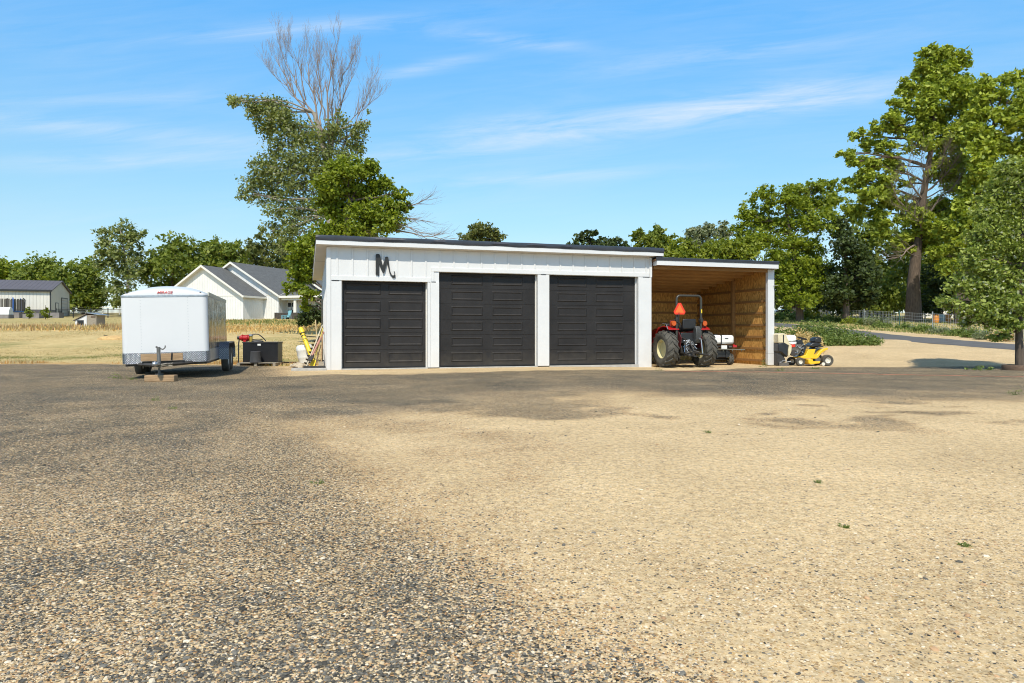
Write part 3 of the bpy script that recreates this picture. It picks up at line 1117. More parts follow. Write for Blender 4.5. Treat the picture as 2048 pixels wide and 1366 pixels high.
        if i:
            for q in range(5):
                Q.append(((i - 1) * 6 + q, i * 6 + q, i * 6 + q + 1, (i - 1) * 6 + q + 1))
    m = MB()
    m.v, m.f = V, Q
    m.build('roofing_sheet', MEMB, r)
    # dark panel far back on the left wall
    m = MB()
    m.box(-0.03, -0.002, 3.6, 5.45, 0.03, 2.35)
    m.build('dark_panel', BLACKDOOR, g, smooth=False)

    # ---- lean-to
    def lz(w, o=0.0):
        return 3.415 - 0.115 * (w - 0.2) + o
    m = MB()
    m.box(15.79, 15.805, 0.12, 5.0, -0.1, 2.85)
    m.prism([(0.12, 2.85), (5.0, 2.85), (5.0, lz(5.0, 0.13)), (0.12, lz(0.12, 0.13))], 15.79, 15.805, 'yz')
    m.box(10.88, 15.79, 5.0, 5.015, -0.1, lz(5.0, 0.13))
    m.box(10.8785, 10.887, 0.14, 5.0, 0.05, lz(5, 0.13))
    osb = m.build('sheathing', OSB, g, smooth=False)
    for k in range(7):
        z = 0.035 + 0.445 * k
        m = MB()
        m.box(15.752, 15.7895, 0.16, 2.2, z, z + 0.089)
        m.box(15.752, 15.7895, 2.341, 4.999, z, z + 0.089)
        m.build('girt', LUMBER, osb, smooth=False, bevel=0.003)
        m = MB()
        m.box(10.89, 15.75, 4.962, 4.9995, z + 0.12, z + 0.209)
        m.build('girt', LUMBER, osb, smooth=False, bevel=0.003)
    m = MB()
    m.box(15.806, 15.87, 0.12, 5.05, 0.02, 3.0)
    m.prism([(0.12, 3.0), (5.05, 3.0), (5.05, lz(5.05, 0.12)), (0.12, lz(0.12, 0.12))], 15.806, 15.87, 'yz')
    m.box(10.88, 15.87, 5.016, 5.06, 0.05, lz(5.06, 0.1))
    m.build('outer_wall', WHITE, g, smooth=False)
    m = MB()
    m.box(15.64, 15.91, -0.02, 0.119, 0.36, 3.45)
    m.box(15.635, 15.915, -0.026, 0.119, -0.06, 0.355)
    m.build('corner_post', WHITE, g, smooth=False, bevel=0.005)
    m = MB()
    m.box(15.65, 15.789, 2.201, 2.34, 0.0, lz(2.2))
    m.build('wall_post', LUMBER, g, smooth=False, bevel=0.005)
    m = MB()
    m.box(11.0, 15.63, 0.0, 0.06, 3.34, 3.50)
    m.build('header_beam', LUMBER, g, smooth=False)
    # roof: boards under sheathing, white fascia, black cap
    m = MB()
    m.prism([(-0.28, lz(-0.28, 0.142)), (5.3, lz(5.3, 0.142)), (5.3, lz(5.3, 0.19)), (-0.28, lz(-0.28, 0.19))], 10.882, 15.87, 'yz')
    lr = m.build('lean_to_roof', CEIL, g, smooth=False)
    for k in range(8):
        w = 0.45 + 0.61 * k
        m = MB()
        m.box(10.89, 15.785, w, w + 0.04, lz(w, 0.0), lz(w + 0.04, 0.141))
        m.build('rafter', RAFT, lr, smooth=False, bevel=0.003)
    m = MB()
    m.box(10.97, 15.88, -0.30, -0.281, 3.455, 3.625)
    m.box(10.95, 10.969, -0.30, 0.0, 3.45, 3.624)
    m.box(15.861, 15.88, -0.28, 5.3, 2.85, 2.86)
    m.prism([(-0.28, 3.455), (5.3, lz(5.3, 0.03)), (5.3, lz(5.3, 0.2)), (-0.28, 3.62)], 15.872, 15.89, 'yz')
    m.build('fascia', WHITE, lr, smooth=False)
    V, Q = [], []
    n = 40
    for i in range(n + 1):
        s = 10.905 + (15.90 - 10.905) * i / n
        lo = 3.615 + 0.008 * mnoise.noise(Vector((s * 2, 3.3, 0)))
        hi = 3.725 + 0.008 * mnoise.noise(Vector((s * 1.4, 5.3, 0)))
        V += [(s, -0.315, lo), (s, -0.325, hi - 0.02), (s, -0.29, hi), (s, 5.35, hi - 0.115 * 5.6)]
        if i:
            for q in range(3):
                Q.append(((i - 1) * 4 + q, i * 4 + q, i * 4 + q + 1, (i - 1) * 4 + q + 1))
    m = MB()
    m.v, m.f = V, Q
    m.build('roofing_sheet', MEMB, lr)


build_garage()


def build_letter():
    """large black letter M hung over the first door"""
    k = 0.000903

    def P(zx, zy):
        return (1.433 + (zx - 360) * k, 3.554 - (zy - 310) * k)
    strokes = [
        [(362, 1015), (362, 350), (375, 322), (410, 306), (450, 306), (490, 325), (505, 352), (500, 430), (474, 470), (474, 1040), (440, 1062), (428, 1020)],
        [(455, 330), (500, 345), (520, 400), (608, 720), (655, 925), (648, 948), (625, 956), (600, 945), (470, 620), (430, 500)],
        [(600, 720), (680, 450), (690, 410), (715, 394), (760, 394), (784, 420), (790, 450), (740, 590), (665, 900), (648, 942), (618, 950), (602, 900)],
        [(735, 420), (784, 420), (792, 470), (835, 800), (862, 920), (905, 1012), (945, 1035), (985, 1015), (1003, 970), (992, 910), (972, 880), (992, 884), (1015, 935), (1022, 1010), (1034, 1040), (1020, 1100), (985, 1110), (930, 1108), (905, 1060), (860, 1000), (822, 920), (770, 680), (738, 520)],
    ]
    o = empty('wall_letter', G0, GA, 'large black handwritten style letter M hung above the small garage door', 'letter')
    m = MB()
    for i, s in enumerate(strokes):
        m.prism([P(*q) for q in s][::-1], -0.062 - 0.0025 * i, -0.024, 'xz')
    m.build('letter_shape', LETTER, o, smooth=False)


build_letter()


# ------------------------------------------------------------------ trees
LEAF = {
    'maple': mat_leaf('leaf_broad', (0.150, 0.205, 0.018), (0.400, 0.450, 0.055), 0.28),
    'cotton': mat_leaf('leaf_cottonwood', (0.105, 0.140, 0.034), (0.285, 0.310, 0.100), 0.34, (0.34, 0.35, 0.22)),
    'locust': mat_leaf('leaf_locust', (0.120, 0.170, 0.012), (0.29, 0.335, 0.030), 0.40),
    'green': mat_leaf('leaf_green', (0.095, 0.140, 0.020), (0.25, 0.285, 0.045), 0.36),
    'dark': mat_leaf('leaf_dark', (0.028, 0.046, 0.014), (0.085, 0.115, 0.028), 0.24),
    'olive': mat_leaf('leaf_olive', (0.080, 0.105, 0.028), (0.19, 0.20, 0.055), 0.32),
    'aspen': mat_leaf('leaf_aspen', (0.125, 0.175, 0.024), (0.36, 0.41, 0.085), 0.32, (0.46, 0.48, 0.34)),
    'yellow': mat_leaf('leaf_yellowgreen', (0.13, 0.175, 0.016), (0.27, 0.30, 0.030), 0.40),
    'silver': mat_leaf('leaf_silver', (0.13, 0.16, 0.075), (0.27, 0.29, 0.16), 0.30),
    'weed': mat_leaf('leaf_weed', (0.100, 0.155, 0.034), (0.235, 0.290, 0.075), 0.36),
    'straw': mat_leaf('leaf_straw', (0.42, 0.27, 0.09), (0.66, 0.52, 0.26), 0.25),
}


def leaf_cloud(centers, per, spread, size, up=0.55, flat=0.75, aspect=0.62):
    """leaf quads gathered round cluster centres"""
    k = len(centers)
    n = k * per
    c = np.repeat(centers, per, axis=0)
    sp = np.repeat(spread if np.ndim(spread) else np.full(k, spread), per)
    d = nrg.normal(size=(n, 3))
    d[:, 2] *= flat
    p = c + d * (sp * 0.5)[:, None]
    nr = nrg.normal(size=(n, 3)) * 0.75
    nr[:, 2] += up
    nr += d * 0.25
    nr /= np.linalg.norm(nr, axis=1, keepdims=True) + 1e-9
    t = nrg.normal(size=(n, 3))
    t -= nr * (t * nr).sum(1, keepdims=True)
    t /= np.linalg.norm(t, axis=1, keepdims=True) + 1e-9
    b = np.cross(nr, t)
    s = size * (0.4 + 1.2 * nrg.random((n, 1)))
    V = np.zeros((n, 4, 3))
    V[:, 0] = p - t * s
    V[:, 1] = p + b * s * aspect - nr * s * 0.18
    V[:, 2] = p + t * s
    V[:, 3] = p - b * s * aspect - nr * s * 0.18
    return V.reshape(-1, 3)


def bend(a, b, k=5, wob=0.08, sag=0.0):
    a, b = Vector(a), Vector(b)
    ln = (b - a).length
    pts = []
    o = Vector((rnd.uniform(-1, 1), rnd.uniform(-1, 1), rnd.uniform(-.5, 1))) * ln * wob
    for i in range(k + 1):
        t = i / k
        p = a.lerp(b, t) + o * math.sin(t * math.pi) + Vector((rnd.uniform(-1, 1), rnd.uniform(-1, 1), rnd.uniform(-1, 1))) * ln * 0.025 * (0 < i < k)
        p.z -= sag * math.sin(t * math.pi) * ln
        pts.append(p)
    return pts


def twigs(m, p, d, ln, r, depth, up=0.25):
    """recursive bare branches"""
    q = Vector(p)
    dr = Vector(d).normalized()
    pts, rs = [q.copy()], [r]
    k = 4
    for i in range(k):
        dr = (dr + Vector((rnd.uniform(-1, 1), rnd.uniform(-1, 1), rnd.uniform(-.6, 1))) * 0.17 + Vector((0, 0, up * 0.25))).normalized()
        q = q + dr * ln / k
        pts.append(q.copy())
        rs.append(max(r * (1 - 0.7 * (i + 1) / k), 0.003))
    m.tube(pts, rs, 4 if depth < 2 else 5, False)
    if depth > 0:
        for j in range(5 if depth > 1 else 4):
            i = rnd.choice((1, 2, 3, 4)) if j else 4
            side = Vector((rnd.uniform(-1, 1), rnd.uniform(-1, 1), rnd.uniform(-.3, .8)))
            twigs(m, pts[i], dr + side * 0.62, ln * rnd.uniform(0.45, 0.72), rs[i] * 0.6, depth - 1, up)


def tree(name, label, d, base, trunk, lobes, leaf, lsize, n, bark=BARK, group=None, cat='tree', dens=1.0, spread=0.34, per=26, up=0.55, branches=True, shell=0.42, gap=0.42, aspect=0.62, bz=None, rz=1.0, rys=1.0):
    """lobes: (px, py, rx, ry[, depth offset m]) in photograph pixels at distance d, turned into metres"""
    b0 = gp(base, d)
    if bz is not None:
        b0.z = bz
    root = empty(name, b0, 0, label, cat, group)
    k = d / F
    L = []
    for lb in lobes:
        px, py, rx, ry = lb[:4]
        ry *= rys
        dd = lb[4] if len(lb) > 4 else rnd.uniform(-0.5, 0.5) * rx * k * 1.3
        c = at(px, py, d) - b0
        c.y += dd
        L.append((np.array(c), np.array([rx * k, max(rx, ry) * 0.85 * k * rz, ry * k])))
    # trunk and limbs
    m = MB()
    tp = [at(px, py, d) - b0 for px, py, r in trunk]
    tp[0].z = -0.15
    tr = [r for _, _, r in trunk]
    m.tube(tp, [tr[0] * 1.25] + tr[1:], 12, False)
    seg = [(tp[i].lerp(tp[i + 1], t), tr[i] + (tr[i + 1] - tr[i]) * t) for i in range(len(tp) - 1) for t in (0.0, 0.33, 0.66)] + [(tp[-1], tr[-1])]
    seg = seg[max(1, len(seg) // 4):]
    tot = sum(l[1][0] * l[1][2] for l in L)
    Cs, Sp = [], []
    for c, r in L:
        nl = max(4, int(n / per * r[0] * r[2] / tot))
        dirs = nrg.normal(size=(nl * 3, 3))
        dirs /= np.linalg.norm(dirs, axis=1, keepdims=True)
        rad = nrg.random((nl * 3, 1)) ** shell
        P = c + dirs * rad * r
        fr = 1.9 / max(0.5, float(r.mean()))
        nz = np.array([mnoise.noise(Vector(p * fr) + Vector((c[0], 7, 0))) for p in P])
        P = P[nz > (gap - 0.5)][:nl]
        Cs.append(P)
        Sp.append(np.full(len(P), spread * float(r.mean())))
        if branches:
            best = min(seg, key=lambda q: (q[0] - Vector(c)).length + (6 * k * 20 if q[0].z > c[2] - 0.1 * r[2] else 0))
            br = min(best[1] * 0.55, 0.012 * (Vector(c) - best[0]).length + 0.03)
            pts = bend(best[0], c, 5, 0.10)
            m.tube(pts, [br * (1 - 0.62 * i / 5) for i in range(6)], 6, False)
            for j in range(min(len(P), 7)):
                e = P[rnd.randrange(len(P))]
                st = pts[rnd.choice((2, 3, 4, 5))]
                m.tube(bend(st, e, 3, 0.12), [br * 0.34, br * 0.26, br * 0.18, 0.008], 4, False)
    trunk_o = m.build('trunk', bark, root)
    V = leaf_cloud(np.concatenate(Cs), per, np.concatenate(Sp), lsize, up, aspect=aspect)
    np_mesh('crown', V, 4, LEAF[leaf], root)
    return root, trunk_o, seg


GB = 'trees in the distance on the left'
tree('bushy_tree', 'yellow-green bushy tree cut by the left edge of the photo, behind the barn roof', 135, 15, [(15, 610, .3), (15, 560, .2)], [(5, 560, 42, 40), (35, 560, 28, 35), (-25, 560, 40, 45)], 'yellow', .34, 5200, group=GB)
tree('bushy_tree', 'rounded mid-green tree rising directly behind the barn ridge', 128, 88, [(88, 610, .3), (88, 560, .2)], [(85, 545, 32, 42), (110, 560, 30, 38), (65, 565, 28, 38), (90, 585, 40, 30), (90, 605, 46, 18)], 'green', .30, 8000, group=GB)
tree('bushy_tree', 'broad low green tree at the right end of the barn, behind the white rail fence', 122, 170, [(168, 622, .3), (168, 580, .2)], [(150, 555, 32, 36), (180, 560, 30, 42), (135, 575, 30, 40), (195, 590, 22, 28), (160, 590, 50, 26), (165, 606, 50, 14)], 'green', .30, 9500, group=GB)
tree('airy_tree', 'tall airy tree with thin grey-green foliage left of the trailer', 112, 255, [(255, 622, .28), (256, 560, .22), (248, 500, .14), (240, 455, .07)],
     [(235, 462, 28, 24), (262, 470, 20, 26), (210, 480, 22, 22), (240, 500, 36, 30), (205, 515, 24, 26), (268, 510, 20, 28), (232, 540, 36, 24), (268, 550, 24, 24), (225, 570, 22, 18), (250, 590, 34, 18), (235, 605, 30, 10), (280, 600, 24, 12)], 'cotton', .24, 6500, BARKP, gap=.52, spread=.36, group=GB)
tree('leafy_tree', 'dark green leafy tree above the front end of the trailer roof', 116, 345, [(345, 622, .3), (345, 560, .22), (350, 510, .12)],
     [(345, 495, 34, 30), (375, 500, 22, 30), (320, 515, 28, 28), (300, 545, 26, 26), (350, 535, 46, 30), (385, 540, 30, 36), (320, 575, 44, 22), (370, 578, 44, 22), (330, 602, 50, 16), (380, 602, 50, 16)], 'green', .28, 9500, gap=.46, group=GB)
tree('leafy_tree', 'green tree behind the ridge of the left house gable', 119, 440, [(440, 620, .3), (440, 540, .2)], [(425, 500, 28, 26), (455, 495, 26, 26), (440, 525, 44, 34), (410, 535, 28, 30), (475, 520, 26, 36), (440, 560, 50, 24), (440, 590, 50, 20)], 'green', .28, 7500, group=GB)
tree('leafy_tree', 'olive green tree behind the right roof of the house, partly behind the cottonwood', 123, 525, [(525, 620, .3), (525, 540, .2)], [(500, 500, 26, 26), (530, 492, 28, 22), (560, 500, 30, 30), (520, 525, 50, 34), (565, 535, 40, 38), (540, 575, 54, 26), (590, 560, 30, 40), (560, 602, 60, 16)], 'olive', .28, 7500, group=GB)

# ---- cottonwood with a dying top
ct, ctr, seg = tree('cottonwood', 'tall half-dead cottonwood with bare branches at its top, behind the garage roof', 44, 668,
     [(668, 700, .42), (664, 430, .34), (656, 330, .25), (640, 270, .17), (628, 225, .11)],
     [(462, 196, 20, 12), (490, 208, 26, 18), (520, 222, 32, 26), (545, 212, 28, 34), (565, 245, 34, 34), (590, 262, 34, 34), (530, 250, 28, 22), (560, 290, 34, 24),
      (525, 330, 22, 24), (505, 360, 24, 26), (495, 390, 22, 18), (540, 350, 30, 32), (535, 385, 32, 22), (575, 330, 38, 34), (585, 375, 38, 34), (620, 300, 34, 48), (650, 275, 26, 36),
      (682, 262, 22, 34), (705, 285, 24, 30), (735, 240, 10, 16), (722, 262, 16, 22), (640, 350, 44, 40), (680, 320, 34, 34), (565, 420, 34, 24), (605, 420, 40, 34), (545, 462, 24, 18), (590, 460, 34, 26), (575, 495, 24, 22), (615, 490, 26, 30)],
     'cotton', .085, 25000, BARKP, gap=.60, spread=.46, per=22, shell=.5)
m = MB()
b0 = ct.location
for (x0, y0), (x1, y1), r in (((640, 270), (552, 118), .075), ((630, 235), (566, 104), .06), ((645, 262), (603, 104), .07), ((642, 250), (625, 120), .05), ((656, 330), (684, 112), .085), ((658, 300), (706, 128), .07), ((665, 330), (738, 168), .06), ((662, 320), (662, 140), .06),
                              ((690, 250), (745, 196), .035), ((628, 225), (538, 140), .045), ((680, 200), (700, 112), .04), ((650, 240), (640, 130), .05), ((612, 200), (588, 108), .04), ((655, 280), (675, 150), .05)):
    a, b = at(x0, y0, 44) - b0, at(x1, y1, 44) - b0
    b.y += rnd.uniform(-1.5, 1.5)
    pts = bend(a, b, 7, 0.07)
    m.tube(pts, [max(r * (1 - .86 * i / 7), .009) for i in range(8)], 6, False)
    for i in range(2, 8):
        for q in range(3):
            dr = (pts[i] - pts[i - 1]).normalized() + Vector((rnd.uniform(-1, 1), rnd.uniform(-1, 1), rnd.uniform(-.1, .7))) * .55
            twigs(m, pts[i], dr, rnd.uniform(.7, 1.35), r * (1 - .86 * i / 7) * .45 + .005, 2 if i > 4 else 1, .5)
m.build('dead_branches', TWIG, ct)

lo, lot, seg = tree('locust_tree', 'bright green feathery locust in front of the cottonwood, over the left garage roof', 37, 690,
     [(690, 700, .30), (692, 480, .22), (700, 400, .14)],
     [(700, 345, 42, 26), (738, 335, 24, 20), (665, 372, 36, 26), (720, 380, 44, 28), (760, 372, 26, 24), (800, 385, 20, 14), (785, 410, 30, 20), (735, 425, 44, 26), (680, 415, 40, 28), (650, 402, 26, 24), (775, 445, 38, 22), (720, 460, 54, 22), (670, 455, 36, 24), (812, 412, 14, 14),
      (635, 470, 28, 22), (612, 500, 30, 24), (590, 525, 24, 22), (600, 552, 28, 20), (625, 535, 24, 26), (585, 575, 16, 14), (618, 585, 18, 18), (608, 610, 12, 12)],
     'locust', .085, 30000, gap=.45, spread=.36, per=26, shell=.48)
m = MB()
b0 = lo.location
for (x0, y0), (x1, y1) in (((740, 440), (865, 470)), ((760, 430), (850, 400)), ((750, 440), (840, 440)), ((770, 460), (880, 478)), ((745, 445), (800, 455)), ((700, 450), (740, 470))):
    a, b = at(x0, y0, 37) - b0, at(x1, y1, 37) - b0
    pts = bend(a, b, 5, .12)
    m.tube(pts, [.05 * (1 - .8 * i / 5) for i in range(6)], 5, False)
    for i in range(2, 6):
        for q in range(3):
            twigs(m, pts[i], (pts[i] - pts[i - 1]).normalized() + Vector((rnd.uniform(-.5, 1), rnd.uniform(-1, 1), rnd.uniform(-.6, .8))) * .7, rnd.uniform(.5, 1.1), .014, 1, 0)
m.build('dead_branches', TWIG, lo)

GC = 'tree tops showing over the garage roof'
tree('leafy_tree', 'small rounded olive tree top standing alone over the middle of the garage roof', 88, 962, [(962, 640, .3), (962, 490, .15)], [(962, 462, 26, 17), (940, 474, 26, 12), (985, 470, 24, 16), (962, 490, 50, 20)], 'olive', .16, 5200, group=GC, gap=.46)
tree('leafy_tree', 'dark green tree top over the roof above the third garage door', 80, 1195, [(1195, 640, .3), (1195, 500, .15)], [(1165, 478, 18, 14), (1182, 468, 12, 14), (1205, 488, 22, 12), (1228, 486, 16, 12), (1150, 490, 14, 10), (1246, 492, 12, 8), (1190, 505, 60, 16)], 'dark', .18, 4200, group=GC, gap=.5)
tree('leafy_tree', 'green spiky tree top over the right end of the main garage roof', 76, 1305, [(1305, 640, .3), (1305, 500, .15)], [(1278, 474, 16, 16), (1315, 466, 16, 18), (1300, 484, 34, 18), (1335, 486, 18, 18), (1310, 505, 60, 20)], 'green', .17, 5200, group=GC, gap=.46)
tree('silver_tree', 'pale silvery tree behind the lean-to roof, left of the tall locusts', 84, 1420, [(1420, 640, .3), (1420, 500, .15)], [(1385, 470, 22, 20), (1412, 468, 22, 22), (1448, 466, 16, 24), (1400, 490, 40, 18), (1440, 490, 30, 18)], 'silver', .17, 4600, BARKP, group=GC, gap=.5)
tree('leafy_tree', 'bushy yellow-green tree just above the lean-to roof', 70, 1430, [(1430, 640, .3), (1430, 530, .2)], [(1365, 500, 26, 26), (1400, 510, 34, 26), (1440, 505, 40, 24), (1480, 505, 34, 30), (1350, 520, 24, 22), (1430, 535, 90, 26)], 'yellow', .17, 9000, group=GC, gap=.44)

GR = 'trees beyond the lane on the right'
tree('locust_tree', 'wide feathery locust tree just right of the lean-to roof, behind the parked car', 74, 1600, [(1600, 640, .34), (1596, 560, .28), (1580, 470, .18), (1570, 410, .10)],
     [(1640, 368, 26, 20), (1600, 380, 26, 22), (1665, 375, 22, 18), (1530, 395, 30, 24), (1570, 400, 30, 28), (1620, 405, 40, 28), (1665, 405, 30, 30), (1500, 430, 28, 26), (1540, 440, 36, 28), (1590, 445, 44, 26), (1640, 450, 40, 28), (1485, 465, 22, 22), (1520, 480, 36, 24), (1570, 490, 40, 24), (1620, 495, 40, 26),
      (1590, 530, 48, 24), (1545, 520, 30, 24), (1640, 530, 36, 24), (1580, 565, 30, 22), (1620, 570, 34, 26), (1600, 600, 44, 18), (1560, 560, 26, 26), (1565, 590, 22, 20), (1535, 545, 26, 20)],
     'locust', .15, 30000, gap=.48, spread=.32, shell=.5, group=GR)
tree('dark_tree', 'dense blackish-green tree between the feathery locust and the thick-trunked tree', 72, 1692, [(1692, 640, .3), (1692, 560, .2), (1690, 480, .1)],
     [(1685, 455, 20, 22), (1690, 490, 30, 28), (1705, 520, 34, 30), (1690, 550, 40, 30), (1725, 555, 28, 34), (1665, 580, 30, 26), (1700, 600, 50, 26), (1740, 590, 26, 26)], 'dark', .17, 12000, gap=.38, group=GR)
bt, btt, seg = tree('broadleaf_tree', 'very tall bright green broadleaf tree with a thick straight trunk behind the wire fence', 76, 1827,
     [(1827, 650, .72), (1827, 560, .60), (1834, 490, .50), (1845, 400, .36), (1862, 300, .24), (1872, 200, .14), (1880, 130, .07)],
     [(1885, 108, 26, 15), (1855, 118, 22, 17), (1915, 125, 24, 18), (1840, 145, 24, 17), (1880, 145, 34, 20), (1925, 160, 26, 20), (1815, 180, 22, 16), (1855, 180, 32, 20), (1900, 190, 34, 22), (1942, 190, 18, 18), (1800, 210, 24, 17), (1840, 218, 32, 20), (1885, 230, 36, 22), (1930, 232, 30, 22),
      (1770, 245, 24, 14), (1750, 262, 20, 12), (1805, 250, 28, 16), (1850, 262, 36, 18), (1900, 275, 40, 20), (1745, 285, 22, 11), (1775, 292, 22, 12), (1830, 290, 28, 14), (1785, 318, 24, 12), (1768, 386, 22, 12), (1802, 408, 26, 12), (1812, 368, 16, 9), (1805, 440, 26, 12), (1720, 268, 16, 9), (1690, 312, 20, 9), (1712, 325, 22, 10), (1740, 332, 24, 14), (1735, 355, 24, 13), (1765, 360, 24, 14), (1790, 335, 20, 12),
      (1710, 365, 22, 14), (1900, 320, 36, 18), (1880, 350, 34, 16), (1915, 365, 34, 20), (1735, 395, 30, 14), (1770, 405, 24, 12), (1720, 425, 24, 16), (1755, 430, 22, 14), (1830, 430, 30, 13), (1870, 410, 34, 16), (1910, 420, 30, 18), (1860, 450, 40, 14), (1835, 470, 34, 14), (1890, 470, 36, 16), (1760, 460, 22, 14), (1790, 480, 24, 14), (1815, 495, 24, 11), (1860, 490, 30, 12)],
     'maple', .215, 46000, gap=.45, spread=.36, per=34, up=.6, shell=.5, aspect=.55, group=GR, rys=1.32)
m = MB()
b0 = bt.location
for (x0, y0), (x1, y1) in (((1845, 400), (1790, 345)), ((1845, 390), (1815, 330)), ((1850, 370), (1860, 320)), ((1840, 420), (1800, 400)), ((1840, 440), (1760, 385)), ((1838, 470), (1790, 430)), ((1840, 450), (1880, 380)), ((1834, 490), (1770, 520)), ((1848, 385), (1880, 335))):
    a, b = at(x0, y0, 76) - b0, at(x1, y1, 76) - b0
    b.y -= 2.5
    pts = bend(a, b, 5, .15)
    m.tube(pts, [.13 * (1 - .8 * i / 5) for i in range(6)], 5, False)
    for i in range(2, 6):
        for q in range(3):
            twigs(m, pts[i], (pts[i] - pts[i - 1]).normalized() + Vector((rnd.uniform(-1, 1), rnd.uniform(-1, .4), rnd.uniform(-.8, .8))) * .9, rnd.uniform(1.0, 2.0), .032, 2, 0)
m.build('dead_branches', TWIG, bt)
tree('broadleaf_tree', 'broad bright green tree at the right edge of the photo, its dark trunk in shade', 70, 1925,
     [(1925, 650, .6), (1922, 560, .5), (1940, 460, .4), (1975, 340, .25), (1990, 230, .12)],
     [(1975, 165, 20, 14), (2010, 160, 26, 14), (2050, 165, 30, 18), (1985, 190, 34, 20), (2030, 200, 36, 22), (2080, 210, 36, 26), (1965, 225, 30, 22), (2005, 240, 40, 22), (2055, 250, 40, 24), (1960, 270, 32, 22), (2000, 290, 40, 22), (2050, 300, 40, 24), (1950, 310, 30, 20), (1985, 335, 40, 22), (2035, 345, 44, 24), (1945, 350, 26, 20), (1965, 385, 40, 20), (2015, 395, 44, 24), (2060, 400, 40, 30),
      (1930, 400, 30, 18), (1940, 440, 40, 20), (1990, 445, 40, 22), (2040, 450, 40, 26), (1900, 455, 30, 16), (1930, 485, 40, 16), (1975, 500, 40, 20), (1890, 500, 28, 12), (2040, 510, 50, 30), (1960, 540, 40, 24), (2010, 560, 50, 26), (1905, 530, 26, 16)],
     'maple', .205, 46000, gap=.44, spread=.36, per=34, up=.6, shell=.48, aspect=.55, group=GR, rys=1.3)
near, nt_, seg = tree('young_tree', 'young slender tree at the right edge of the yard, standing in a low brown ring', 22.7, 2040,
     [(2040, 740, .115), (2038, 660, .10), (2040, 560, .085), (2045, 470, .06), (2050, 390, .03)],
     [(2020, 345, 26, 30), (2055, 340, 36, 36), (2000, 385, 32, 32), (2045, 395, 44, 36), (2090, 390, 44, 40), (1985, 430, 30, 30), (2030, 445, 46, 36), (2085, 460, 46, 46), (1965, 470, 30, 26), (2005, 490, 44, 34), (2060, 510, 50, 40), (1945, 520, 32, 26), (1985, 540, 40, 30), (2035, 560, 46, 34), (2090, 570, 44, 40),
      (1930, 570, 34, 24), (1970, 585, 40, 26), (1905, 600, 22, 18), (2010, 610, 44, 28), (2060, 620, 44, 26), (1955, 622, 34, 20), (1990, 645, 30, 18), (2020, 655, 26, 14), (2000, 672, 20, 10), (1918, 618, 24, 14), (1880, 606, 14, 9), (1945, 645, 20, 10)],
     'aspen', .052, 38000, gap=.45, spread=.44, per=28, shell=.5, up=.45)
m = MB()
pr = []
for k in range(25):
    pass
m.lathe([(.50, -0.05), (.52, .10), (.50, .155), (.44, .16), (.42, .11), (.10, .10)], 28)
o = m.build('planter_ring', BRICK, None)
o.location = (near.location.x + .02, near.location.y, near.location.z)
tag(o, 'low round brown edging ring of soil at the foot of the young tree', 'planter')
for px, d, lobes, lf, lab in (
        (1765, 97, [(1745, 470, 36, 34), (1785, 500, 40, 40), (1750, 530, 44, 40), (1790, 560, 44, 36), (1745, 580, 40, 30), (1775, 610, 50, 20)], 'green', 'mid-green tree filling the gap left of the thick trunk, far behind it'),
        (1880, 99, [(1875, 500, 44, 34), (1905, 530, 40, 40), (1860, 550, 40, 36), (1895, 580, 46, 34), (1870, 610, 54, 18)], 'green', 'mid-green tree filling the gap right of the thick trunk, far behind it'),
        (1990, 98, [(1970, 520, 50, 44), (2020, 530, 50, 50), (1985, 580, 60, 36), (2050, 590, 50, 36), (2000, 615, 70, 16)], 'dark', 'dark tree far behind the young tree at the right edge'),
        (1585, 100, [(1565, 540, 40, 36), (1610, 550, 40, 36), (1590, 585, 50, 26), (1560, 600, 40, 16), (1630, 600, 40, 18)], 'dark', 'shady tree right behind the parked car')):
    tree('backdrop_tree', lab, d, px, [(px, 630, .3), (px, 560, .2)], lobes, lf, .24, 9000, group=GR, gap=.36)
# undergrowth below the big trees
GU = 'bushes below the trees beyond the lane'
for i, (px, d, lobes, lf, lab) in enumerate((
        (1775, 80, [(1770, 585, 34, 36), (1790, 550, 26, 30), (1755, 610, 34, 24), (1800, 600, 26, 30)], 'green', 'green bush left of the thick trunk, behind the wire fence'),
        (1885, 82, [(1870, 560, 28, 30), (1895, 590, 32, 34), (1865, 610, 24, 20), (1910, 550, 26, 26)], 'dark', 'dark shady bush right of the thick trunk'),
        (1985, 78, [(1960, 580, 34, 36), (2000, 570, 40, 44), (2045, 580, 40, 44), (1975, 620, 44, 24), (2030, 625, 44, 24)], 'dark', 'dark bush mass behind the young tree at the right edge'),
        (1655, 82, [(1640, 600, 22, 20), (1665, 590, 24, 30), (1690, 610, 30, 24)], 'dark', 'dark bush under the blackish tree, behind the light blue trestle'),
        (1720, 84, [(1712, 595, 26, 34), (1740, 610, 30, 24)], 'dark', 'dark bush behind the middle of the wire fence, left of the green bush'),
        (1850, 88, [(1845, 600, 30, 30), (1835, 560, 26, 30)], 'green', 'green bush directly behind the thick trunk'))):
    tree('bush', lab, d, px, [(px, 645, .06), (px, 600, .04)], lobes, lf, .18, 3600, group=GU, cat='bush', gap=.36)
tree('bush', 'dark shrub at the left wall of the garage, below the locust leaves', 58, 632, [(632, 660, .06), (632, 620, .04)], [(622, 630, 22, 20), (640, 615, 14, 22), (645, 640, 12, 16), (612, 640, 16, 12)], 'dark', .10, 3200, cat='bush', gap=.36)


